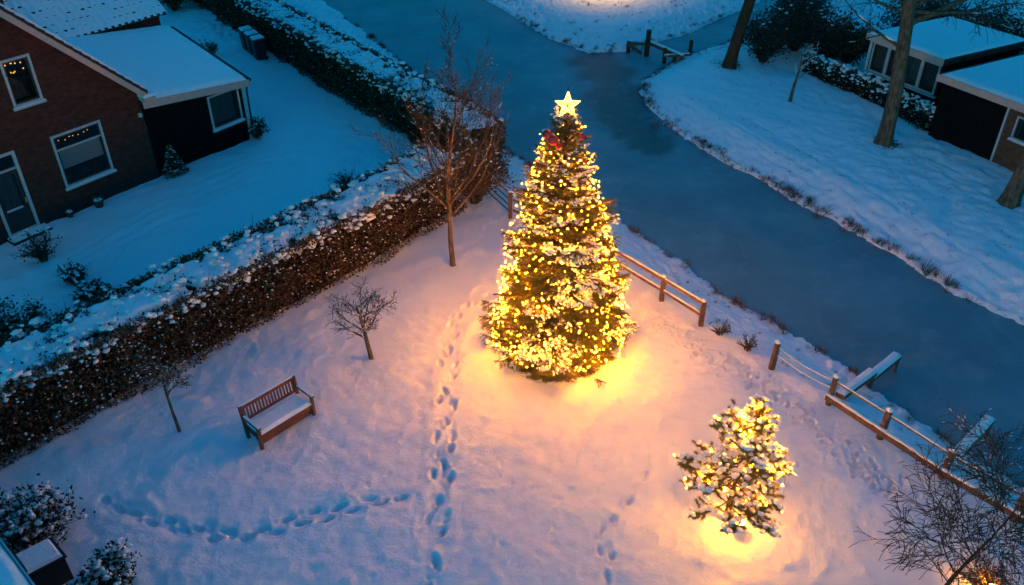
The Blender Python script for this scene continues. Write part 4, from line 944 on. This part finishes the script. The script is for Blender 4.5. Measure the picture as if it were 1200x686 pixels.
# post and rail fence behind and right of the tree
fp = [(598, 254), (655, 282), (716, 316), (775, 352), (821, 381)]
q = [on_ground(*a) for a in fp]
wf = thing('rail_fence', 'wooden two rail fence with snowy rails running behind the lit tree', 'fence', q[-1])
tops = []
for k, p in enumerate(q):
    if k: o, t = wood_post(wf, p, q[-1], .82, .065, square=True); tops.append(t)
    else: tops.append(p-q[-1]+np.array([.1, -.06, .82]))
for k in range(len(q)-1):
    a, b = tops[k], tops[k+1]
    for dz in (-.08, -.47): rail(wf, a+np.array([0, -.0, dz]), b+np.array([0, 0, dz]), .05, .10, .03)
# rope and plank fence along the jetties
fq = [(904, 432), (970, 475), (1031, 513), (1104, 558), (1187, 609), (1275, 664)]
q = [on_ground(*a) for a in fq]
pf = thing('rope_fence', 'wooden post fence with thin top rail and low snowy plank beside the jetties', 'fence', q[0])
tops = []
for k, p in enumerate(q): o, t = wood_post(pf, p, q[0], .86, .085 if k != 1 else .07, (0.02, 0)); tops.append(t)
for k in range(1, len(q)-1):
    a = q[k]-q[0]+np.array([-.10, -.02, .26]); b = q[k+1]-q[0]+np.array([-.10, -.02, .26]); rail(pf, a, b, .10, .16, .04, 'plank')
for k in range(len(q)-1):
    for hz, sag, m_ in ((-.14, .10, ROPE), (-.38, .08, ROPE)):
        if k: continue
        t = np.linspace(0, 1, 12)[:, None]; P = tops[k]*(1-t)+tops[k+1]*t+np.array([0, 0, hz])-np.array([0, 0, sag])*4*t*(1-t)
        ro = MB().tube(P, .016, 6).build('rope', m_, pf)
        V, Fc = tube_np(P+np.array([0, 0, .014]), np.full(12, .014), 6); link('rope_snow', np_mesh('rope_snow', V, Fc, SNOW, True), ro)

for k in range(1, len(q)-1): rail(pf, tops[k]+np.array([0, 0, -.13]), tops[k+1]+np.array([0, 0, -.13]), .045, .05, .022, 'top_rail')
# ------------------------------------------------------------------ jetties
def jetty(a, b, w, label, step=None):
    A = G(*a, 0.08); B = G(*b, -.05); o = thing('jetty', label, 'jetty', (A[0], A[1], WZ)); off = np.array([A[0], A[1], WZ])
    parts = [(A, B)]
    if step is not None:
        M = A+(B-A)*step; M2 = M.copy(); M2[2] -= .16; B2 = B.copy(); parts = [(A, M+(B-A)*.03), (M2, B2-np.array([0,0,.06]))]
    for s, e in parts:
        s, e = s-off, e-off; pl = MB().beam(s, e, w, .12).build('plank', WOOD, o)
        n = 24; t = np.linspace(0, 1, n); d = e-s; sd_ = np.array([-d[1], d[0], 0])/np.hypot(d[0], d[1])
        Q = np.linspace(-1, 1, 9); TT, QQ = np.meshgrid(t, Q, indexing='ij'); ed = np.minimum.reduce([1-np.abs(QQ), TT*8, (1-TT)*8]); g = np.random.default_rng(3)
        P = s+d*TT[..., None]+sd_*(QQ*w*.5)[..., None]; P[..., 2] += .062+.075*np.sqrt(np.clip(ed/.35, 0, 1))+(fbm(TT*12, QQ*2, 6)-.5)*.03
        idx = (np.arange(n-1)[:, None]*9+np.arange(8)[None]).ravel(); link('plank_snow', np_mesh('plank_snow', P.reshape(-1, 3), np.stack([idx, idx+1, idx+10, idx+9], 1), SNOW, True), pl)
        for f in (.92,):
            p = s+d*f
            for sgn in (-1, 1): MB().tube([(p[0]+sd_[0]*sgn*w*.38, p[1]+sd_[1]*sgn*w*.38, -.5), (p[0]+sd_[0]*sgn*w*.38, p[1]+sd_[1]*sgn*w*.38, p[2]-.055)], .045, 8).build('pile', WOOD, o)
        MB().beam(s+d*.9-np.array([0,0,.11])-sd_*w*.55, s+d*.9-np.array([0,0,.11])+sd_*w*.55, .09, .1).build('crossbeam', WOOD, o)
jetty((984, 464), (1052, 415), .25, 'snow covered stepped plank jetty at the second rope post', .52)
jetty((1120, 534), (1160, 491), .24, 'short single plank snowy jetty beside the fourth rope post')
# mooring beams at the side channel mouth
ma = G(757, 66, WZ); mo = thing('mooring_boom', 'dark wooden posts and beams across the side channel mouth', 'mooring', ma)
def rel(px, py, z): return G(px, py, z)-ma
MB().tube([rel(757, 66, WZ)-np.array([0,0,.4]), rel(757, 66, WZ)+np.array([0.05, 0, 1.35])], .13, 10).build('post', BARK, mo)
MB().beam(rel(736, 51, .0), rel(757, 52, .0), .16, .12).build('beam', WOOD, mo)
bm = MB().beam(rel(760, 50, .0), rel(800, 67, .0), .16, .16).build('beam', WOOD, mo)
MB().beam(rel(760, 50, .0)+np.array([0,0,.11]), rel(800, 67, .0)+np.array([0,0,.11]), .15, .06).build('beam_snow', SNOW, bm)
MB().beam(rel(737, 53, -.1), rel(752, 63, -.45), .16, .12).build('brace', WOOD, mo)
for x, y, h in ((778, 74, .75), (790, 74, .55), (808, 68, .9), (736, 62, .6)):
    p = G(x, y, WZ)-ma; MB().tube([p-np.array([0,0,.3]), p+np.array([0, 0, h])], .1, 8).build('post', BARK, mo)
rail(mo, rel(778, 66, -.05), rel(808, 64, -.05), .1, .12, .03)

# ------------------------------------------------------------------ wheelie bins, pots, boxes
def wheelie_bin(p, rz, label):
    o = thing('wheelie_bin', label, 'bin', p, rz, 'three bins by the garden hedge')
    b = .24; t = .30; h = .98
    V = [(-b,-b,.06),(b,-b,.06),(b,b,.06),(-b,b,.06),(-t,-t,h),(t,-t,h),(t,t+.03,h),(-t,t+.03,h)]
    MB().add(V, [(3,2,1,0),(4,5,6,7),(0,1,5,4),(1,2,6,5),(2,3,7,6),(3,0,4,7)]).build('body', BINM, o)
    lid = MB().add([(-t-.03,-t-.05,h+.002),(t+.03,-t-.05,h+.002),(t+.03,t+.05,h+.002),(-t-.03,t+.05,h+.002),(-t,-t,h+.06),(t,-t,h+.06),(t,t,h+.1),(-t,t,h+.1)], [(3,2,1,0),(4,5,6,7),(0,1,5,4),(1,2,6,5),(2,3,7,6),(3,0,4,7)]).build('lid', BINM, o)
    MB().add([(-t+.02,-t+.02,h+.065),(t-.02,-t+.02,h+.065),(t-.02,t-.02,h+.1),(-t+.02,t-.02,h+.1),(-t+.06,-t+.06,h+.13),(t-.06,-t+.06,h+.13),(t-.06,t-.06,h+.165),(-t+.06,t-.06,h+.165)], [(3,2,1,0),(4,5,6,7),(0,1,5,4),(1,2,6,5),(2,3,7,6),(3,0,4,7)]).build('lid_snow', SNOW, lid)
    for s in (-1, 1): MB().tube([(s*.2, .22, .1), (s*.28, .22, .1)], .1, 10).build('wheel', BINM, o)
    MB().tube([(-.22, t+.09, h-.02), (.22, t+.09, h-.02)], .018, 6).build('handle', BINM, o)
b3 = G(311, 74); b1 = G(287, 55); mid = (b1+b3)/2; dv = (b3-b1)/np.linalg.norm(b3-b1); baz = math.atan2(dv[1], dv[0])
for p, lab in zip((mid-dv*.84, mid, mid+dv*.84), ('farthest snow lidded black wheelie bin of the three by the garden hedge', 'middle snow lidded black wheelie bin of the three by the garden hedge', 'nearest snow lidded black wheelie bin of the three by the garden hedge')):
    p = p.copy(); p[2] = gz(p[0], p[1]); wheelie_bin(p, baz, lab)
def pot(px, py, r, h, label, n):
    p = on_ground(px, py); o = thing('plant_pot', label, 'pot', p)
    MB().lathe([(r*.7, -.03), (r, h*.85), (r*1.1, h*.86), (r*1.1, h), (r*.92, h)], 14).build('body', TERRA, o)
    MB().lathe([(r*.9, h), (r*.8, h+.04), (r*.3, h+.06)], 14).build('snow', SNOW, o)
    g = np.random.default_rng(n); c = g.normal(size=(n, 3))*r*.6; c[:, 2] = h+np.abs(c[:, 2]); leaves('plant', c, .09, .04, EVERG, o, seed=n)
pot(117, 243, .17, .26, 'dark round pot beneath the large ground floor window', 60)
pot(83, 254, .12, .2, 'smaller pot at the foot of the wall beside the door', 40)
pot(-8, 282, .14, .3, 'pot with plant at the left of the door step', 60)
# edging of the small planting bed
e0, e1 = on_ground(70, 316), on_ground(105, 350); ed = thing('bed_edging', 'straight white topped board edging a small planting bed', 'edging', e0)
MB().beam((0, 0, .08), e1-e0+np.array([0, 0, .08]), .05, .26).build('board', DARKM, ed); MB().beam((0, 0, .225), e1-e0+np.array([0, 0, .225]), .06, .03).build('snow', SNOW, ed)
# black box with snowy lid next to the shed
p = on_ground(58, 682); bx = thing('storage_box', 'black box with snowy slanted lid beside the shed roof', 'box', p, ang+.0)
MB().box(-.3, .32, -.36, .3, -.1, .62).build('body', BINM, bx)
ld = MB().add([(-.33,-.4,.622),(.35,-.4,.622),(.35,.34,.70),(-.33,.34,.70),(-.33,-.4,.66),(.35,-.4,.66),(.35,.34,.74),(-.33,.34,.74)], [(3,2,1,0),(4,5,6,7),(0,1,5,4),(1,2,6,5),(2,3,7,6),(3,0,4,7)]).build('lid', BINM, bx)
MB().add([(-.29,-.34,.67),(.31,-.34,.67),(.31,.30,.738),(-.29,.30,.738),(-.26,-.3,.74),(.28,-.3,.74),(.28,.26,.80),(-.26,.26,.80)], [(3,2,1,0),(4,5,6,7),(0,1,5,4),(1,2,6,5),(2,3,7,6),(3,0,4,7)]).build('lid_snow', SNOW, ld)
MB().box(-.08, .1, -.375, -.362, .36, .4).build('handle', WHITEP, bx)

# ------------------------------------------------------------------ the lit spruce
TH = 6.5; g = np.random.default_rng(101)
XB = on_ground(653, 406); tree = thing('spruce_tree', 'tall snowy spruce wrapped in golden lights at the lawn centre', 'tree', XB)
MB().tube([(0,0,-.2),(0.02,0,2),(0.0,.02,4.3),(.02,0,6.1),(.02,0,6.8)], [.13,.11,.075,.03,.012], 9).build('trunk', BARK, tree)
def RZ(z): return 1.98*np.clip(1-(z-.2)/(TH+.1), 0.0, 1)**.66*(.86+.14*np.clip(z/.9, 0, 1))
def needles_on(P, g, step=.016, ln=.036, w=.0075, up=True):
    """P (k,3) polyline -> needle triangles"""
    d = np.diff(P, axis=0); L = np.linalg.norm(d, axis=1); tot = L.sum(); n = max(3, int(tot/step)); s = np.concatenate([[0], np.cumsum(L)])
    t = np.linspace(0, tot, n)+g.uniform(-.005, .005, n); pts = np.stack([np.interp(t, s, P[:, i]) for i in range(3)], 1)
    i = np.clip(np.searchsorted(s, t)-1, 0, len(d)-1); dd = d[i]/L[i][:, None]
    ref = np.array([0, 0, 1.0]); sx = np.cross(dd, ref); sx /= np.linalg.norm(sx, axis=1)[:, None]+1e-9; uz = np.cross(sx, dd)
    out = []
    for base_a in (-1, 1, 0):
        a = base_a*R(72)+g.normal(0, .35, n); nd = (np.sin(a)[:, None]*sx+np.cos(a)[:, None]*uz*.9)*.85+dd*.6; nd /= np.linalg.norm(nd, axis=1)[:, None]
        l = ln*g.uniform(.7, 1.2, n)[:, None]; out.append(np.stack([pts-dd*w, pts+dd*w, pts+nd*l], 1))
    return np.concatenate(out)
tri = []; wood = []; snowC = []; snowS = []; snowA = []; tips = []
z = .32; tier = 0
while z < TH-.05:
    Rz = float(RZ(z)); nb = int(7+14*Rz/2+g.integers(0, 2)); ph = g.uniform(0, 6.28)
    for k in range(nb):
        az = ph+k*2*math.pi/nb+g.normal(0, .16); zz = z+g.uniform(-.06, .06); L = Rz*(g.uniform(.65, .95) if g.random() < .45 else g.uniform(.98, 1.24))
        if L < .12: continue
        fr = zz/TH; el = R(-6+52*fr**1.6+g.normal(0, 5)); ca, sa = math.cos(az), math.sin(az); n = 9; q = np.linspace(0, 1, n)
        rr = L*q*math.cos(el); hh = L*q*math.sin(el)-.20*L*np.sin(q*math.pi*.75)*(1-fr)+.04*L*q**3
        P = np.stack([rr*ca, rr*sa, zz+hh], 1)+np.stack([-sa*q*q, ca*q*q, 0*q], 1)*g.normal(0, .06)*L
        wood.append((P, np.linspace(.006+.011*L, .003, n)))
        has_snow = g.random() < .34; amt = g.uniform(.35, 1.0)
        tw = [(P[int(n*.35):], 1.0)]
        d0 = P[-1]-P[0]; d0 /= np.linalg.norm(d0); sx = np.array([-sa, ca, 0.]); 
        ns_ = int(max(3, L/.085))
        for j in range(ns_):
            f = .28+.70*(j+g.uniform(.0, .9))/ns_; i = min(int(f*(n-1)), n-2); b = P[i]+(P[i+1]-P[i])*(f*(n-1)-i)
            tl = min(.60, .10+.62*L*(1-f)**.8*.75)*g.uniform(.7, 1.15)
            for sgn in (-1, 1):
                an = R(48+g.normal(0, 9)); d = d0*math.cos(an)+sx*sgn*math.sin(an); d[2] += g.normal(0, .10)-.12
                e = b+d*tl; e2 = e.copy(); e2[2] += -.05*tl
                tp_ = np.stack([b, b+d*tl*.5+np.array([0, 0, .015]), e2]); tw.append((tp_, tl)); wood.append((tp_, np.array([.005, .004, .002])))
                if tl > .26:                       # second order shoots
                    for f2 in (.35, .6, .8):
                        for s2 in (-1, 1):
                            nd = d*math.cos(R(42))+np.cross(np.array([0, 0, 1.]), d)*s2*math.sin(R(42)); b2 = b+d*tl*f2; l2 = tl*(.42*(1.1-f2)+.08)
                            t2 = np.stack([b2, b2+nd*l2*.5, b2+nd*l2-np.array([0, 0, .02])]); tw.append((t2, l2))
        for tp_, tl in tw:
            tri.append(needles_on(tp_, g))
            if has_snow and g.random() < amt*.72:
                a, b = tp_[len(tp_)//3], tp_[-1]; c = (a+b)/2+np.array([0, 0, .02]); d = b-a; l = np.linalg.norm(d)
                if l < .03: continue
                d /= l; s_ = np.cross(np.array([0, 0, 1.]), d); s_ /= np.linalg.norm(s_)+1e-9
                snowC.append(c); snowS.append([l*.56, g.uniform(.026, .05), g.uniform(.014, .028)]); snowA.append([d, s_, np.cross(d, s_)])
        tips.append(P[-1])
    z += .18+.13*Rz; tier += 1
T_ = np.concatenate(tri); nT = len(T_)
link('foliage', np_mesh('foliage', T_.reshape(-1, 3), np.arange(nT*3).reshape(-1, 3), NEEDLE), tree, kind='stuff')
tubes('branches', wood, BARK, tree, 4)
blobs('branch_snow', snowC, snowS, SNOW, tree, level=0, axes=np.array(snowA), jit=.18, kind='stuff', seed=5)
print('spruce tris', nT, 'snow', len(snowC))
# light string: a spiral from top to base
ls = thing('string_lights', 'golden string of small bulbs spiralling around the tall spruce', 'lights', XB)
turns = 14.0; th = 0; zc = 6.75; pts = []; ztop, zbot = 6.3, .36
n = 4000; q = np.linspace(0, 1, n); zz = ztop+(zbot-ztop)*q**.77; thv = 2*math.pi*turns*q; rr = RZ(zz)*.90+.03
wob = .10*np.sin(thv*5.3)+.06*np.sin(thv*11.7+1); rr = rr*(1+.07*np.sin(thv*7.1+2)); zz = zz+wob*np.clip(rr, .2, 1)
P = np.stack([rr*np.cos(thv), rr*np.sin(thv), zz], 1); s = np.concatenate([[0], np.cumsum(np.linalg.norm(np.diff(P, axis=0), axis=1))])
t = np.arange(0, s[-1], .125); B_ = np.stack([np.interp(t, s, P[:, i]) for i in range(3)], 1); B_ += g.normal(size=B_.shape)*.06
MB().tube(np.stack([np.interp(np.arange(0, s[-1], .1), s, P[:, i]) for i in range(3)], 1), .005, 3, cap=False).build('cable', WIRE, ls)
rb = g.uniform(.0085, .014, len(B_)); V0, F0 = ICO0
V = (V0[None]*rb[:, None, None]+B_[:, None]).reshape(-1, 3); Fc = (F0[None]+(np.arange(len(B_))*12)[:, None, None]).reshape(-1, 3)
link('bulbs', np_mesh('bulbs', V, Fc, BULB, True), ls, kind='stuff'); print('bulbs', len(B_))
# star
st = thing('tree_star', 'glowing five pointed star on top of the spruce', 'star', XB+np.array([.03, 0, TH-.05]))
def star(r, ri): return [(math.sin(k*math.pi/5)*(r if k % 2 == 0 else ri), 0, math.cos(k*math.pi/5)*(r if k % 2 == 0 else ri)) for k in range(10)]
tilt = R(18); cz = .34
def sp(p): x, y, zq = p; return np.array([x, y*math.cos(tilt)+zq*math.sin(tilt)*.6, cz+zq])
o1 = [sp(p) for p in star(.29, .118)]; MB().tube(o1+[o1[0], o1[1]], .015, 6).build('outline_tube', STARM, st)
o2 = [sp(p) for p in star(.15, .06)]; MB().tube(o2+[o2[0], o2[1]], .012, 6).build('inner_tube', STARM, st)
MB().prism([sp(p)+np.array([0, .03, 0]) for p in star(.27, .11)], (0, .02, 0)).build('backplate', STARC, st)
MB().tube([(0, .05, -.25), (0, .06, .75)], [.012, .008], 6).build('holder', BARK, st)
# baubles
for x, y, r, lab in ((648, 164, .125, 'largest shiny red bauble near the top of the spruce'), (641, 157, .10, 'red bauble left of the largest near the top'), (682, 160, .08, 'small red bauble on the right near the top'), (655, 172, .08, 'small red bauble below the largest one near the top')):
    r_ = ray(x, y); tpar = (XB[1]-.55)/r_[1]; p = np.array([0, 0, H])+r_*tpar; o = thing('bauble', lab, 'bauble', p)
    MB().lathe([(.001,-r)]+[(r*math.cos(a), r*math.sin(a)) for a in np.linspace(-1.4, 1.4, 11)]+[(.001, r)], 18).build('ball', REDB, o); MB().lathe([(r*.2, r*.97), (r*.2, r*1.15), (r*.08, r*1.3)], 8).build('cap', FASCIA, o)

# ------------------------------------------------------------------ the small lit pine with its floodlight
PB = on_ground(849, 612); g = np.random.default_rng(202)
pn = thing('pine_tree', 'small open pine with heavy snow lit by a ground floodlight', 'tree', PB)
PT = np.array([[0, 0, -.2], [.02, .0, .5], [.06, .03, 1.2], [.16, .06, 2.0], [.24, .08, 2.6], [.28, .1, 3.0]])
MB().tube(PT, [.055, .05, .042, .03, .02, .01], 9).build('trunk', BARKL, pn)
wood = []; tri = []; sC = []; sS = []; ends = []
tz = PT[:, 2]
for z in np.arange(.45, 2.95, .10):
    c = np.array([np.interp(z, tz, PT[:, i]) for i in range(3)]); L0 = 1.28*(1-max(z-.8, 0)/2.6)**.8*(1 if z > .8 else .85)
    for k in range(3 if z < 2.3 else 2):
        az = g.uniform(0, 6.28); L = L0*g.uniform(.55, 1.1); el = R(g.uniform(-6, 30)); d = np.array([math.cos(az)*math.cos(el), math.sin(az)*math.cos(el), math.sin(el)])
        qv = np.linspace(0, 1, 6)[:, None]; P = c+d*L*qv+np.array([0, 0, -.14*L])*np.sin(qv*math.pi*.7)+np.array([0, 0, .12*L])*qv**3+g.normal(size=(6, 3))*.012
        wood.append((P, np.linspace(.018, .006, 6)))
        for j in range(10):
            f = g.uniform(.35, 1.0); i = min(int(f*5), 4); b = P[i]+(P[i+1]-P[i])*(f*5-i); dd = d+g.normal(size=3)*.6; dd[2] = abs(dd[2])*.6+.05; dd /= np.linalg.norm(dd); l = g.uniform(.12, .34)
            tp_ = np.stack([b, b+dd*l*.5, b+dd*l+np.array([0, 0, .03])]); wood.append((tp_, np.array([.008, .006, .004]))); ends.append((tp_[-1], dd)); ends.append((tp_[1], dd))
        ends.append((P[-1], d))
for k in range(5): ends.append((PT[-1]+g.normal(size=3)*.06, np.array([0, 0, 1.0])))
allT = []
for p, d in ends:
    m = 120; nd = g.normal(size=(m, 3))+d*1.1; nd /= np.linalg.norm(nd, axis=1)[:, None]; b = p-d*g.uniform(0, .14, m)[:, None]; l = g.uniform(.055, .10, m)[:, None]
    s_ = np.cross(nd, g.normal(size=(m, 3))); s_ /= np.linalg.norm(s_, axis=1)[:, None]; allT.append(np.stack([b-s_*.0045, b+s_*.0045, b+nd*l], 1))
    if g.random() < .30 :
        for _ in range(g.integers(1, 4)): r = g.uniform(.03, .065); sC.append(p+np.array([g.normal(0, .07), g.normal(0, .07), .035+g.uniform(0, .03)])); sS.append([r*1.25, r, r*.62])
T_ = np.concatenate(allT); link('foliage', np_mesh('foliage', T_.reshape(-1, 3), np.arange(len(T_)*3).reshape(-1, 3), PINEN), pn, kind='stuff')
tubes('branches', wood, BARKL, pn, 5); blobs('branch_snow', sC, sS, SNOW, pn, level=1, jit=.12, kind='stuff', seed=6)
pl = thing('string_lights', 'added string of golden bulbs that makes the small snowy pine glow', 'lights', PB)  # bulbs added to make the pine glow; its real lamp is the floodlight
E_ = np.array([e[0] for e in ends]); E_ = E_[E_[:, 2] > .85]; pick = E_[g.choice(len(E_), 115, replace=False)]; pick = pick[np.argsort(pick[:, 2])]+g.normal(size=(115, 3))*.03; hx = pick*np.array([1, 1, 0]); pick = pick+hx/np.linalg.norm(hx, axis=1)[:, None]*.05+np.array([0, -.03, .10])
V = (V0[None]*.015+pick[:, None]).reshape(-1, 3); link('bulbs', np_mesh('bulbs', V, (F0[None]+(np.arange(115)*12)[:, None, None]).reshape(-1, 3), BULB2, True), pl, kind='stuff')
MB().tube(pick, .004, 3, cap=False).build('cable', WIRE, pl)
def floodlight(px, py, aim, label, power, size=1.0):
    p = on_ground(px, py); o = thing('floodlight', label, 'lamp', p); d = np.array(aim, float)-p; d /= np.linalg.norm(d)
    MB().tube([(0, 0, -.15), (0, 0, .12)], .018, 6).build('spike', DARKM, o)
    c = np.array([0, 0, .17]); MB().tube([c-d*.09, c-d*.05, c+d*.06, c+d*.08], [.04, .075, .09, .095], 12).build('housing', DARKM, o)
    MB().tube([c+d*.081, c+d*.10, c+d*.14, c+d*.16], [.085, .085, .06, .02], 12).build('lens', LENS, o)
    ld = bpy.data.lights.new('lamp_beam', 'POINT'); ld.energy = power; ld.color = (1, .34, .015); ld.shadow_soft_size = .06
    lo = bpy.data.objects.new('lamp_beam', ld); sc.collection.objects.link(lo); lo.parent = o; lo.location = c+d*.24
    lo.rotation_euler = mathutils.Vector(d).to_track_quat('-Z', 'Y').to_euler()
import mathutils
floodlight(867, 624, PB+np.array([.05, .1, 1.3]), 'bright ground floodlight at the foot of the small pine', 26)
floodlight(1163, 700, on_ground(1120, 665)+np.array([0, 0, .35]), 'ground floodlight under the birch at the bottom edge', 24)
# street lamp behind the top edge, on the snowy bank
p = on_ground(705, -14); sl_ = thing('street_lamp', 'lit lamp post on the snowy bank beyond the top edge', 'lamp', p)
MB().tube([(0,0,-.2),(0,0,3.6)], [.06,.045], 10).build('pole', DARKM, sl_)
MB().lathe([(.06,3.6),(.14,3.68),(.17,3.95),(.05,4.1)], 10).build('lantern', mat('street_lantern', (1,.85,.6), .4, .3, emis=(1,.42,.05), estr=8), sl_); sd_l = bpy.data.lights.new('lamp_light', 'SPOT'); sd_l.energy = 380; sd_l.color = (1, .5, .12); sd_l.spot_size = R(140); sd_l.spot_blend = .7; sd_l.shadow_soft_size = .12
lo_ = bpy.data.objects.new('lamp_light', sd_l); sc.collection.objects.link(lo_); lo_.parent = sl_; lo_.location = (0, 0, 3.55)
MB().lathe([(.2,4.1),(.12,4.2),(.02,4.25)], 10).build('hood', DARKM, sl_)
# lantern near the snowy shrub top right
p = on_ground(1212, 52); ln_ = thing('garden_lantern', 'lit garden lantern post at the far right edge', 'lamp', p)
MB().tube([(0,0,-.2),(0,0,1.5)], [.035,.03], 8).build('pole', DARKM, ln_)
MB().lathe([(.04,1.5),(.09,1.55),(.09,1.75),(.03,1.82)], 10).build('lantern', mat('garden_lantern_glass', (1,.85,.6), .4, .3, emis=(1,.5,.12), estr=8), ln_)
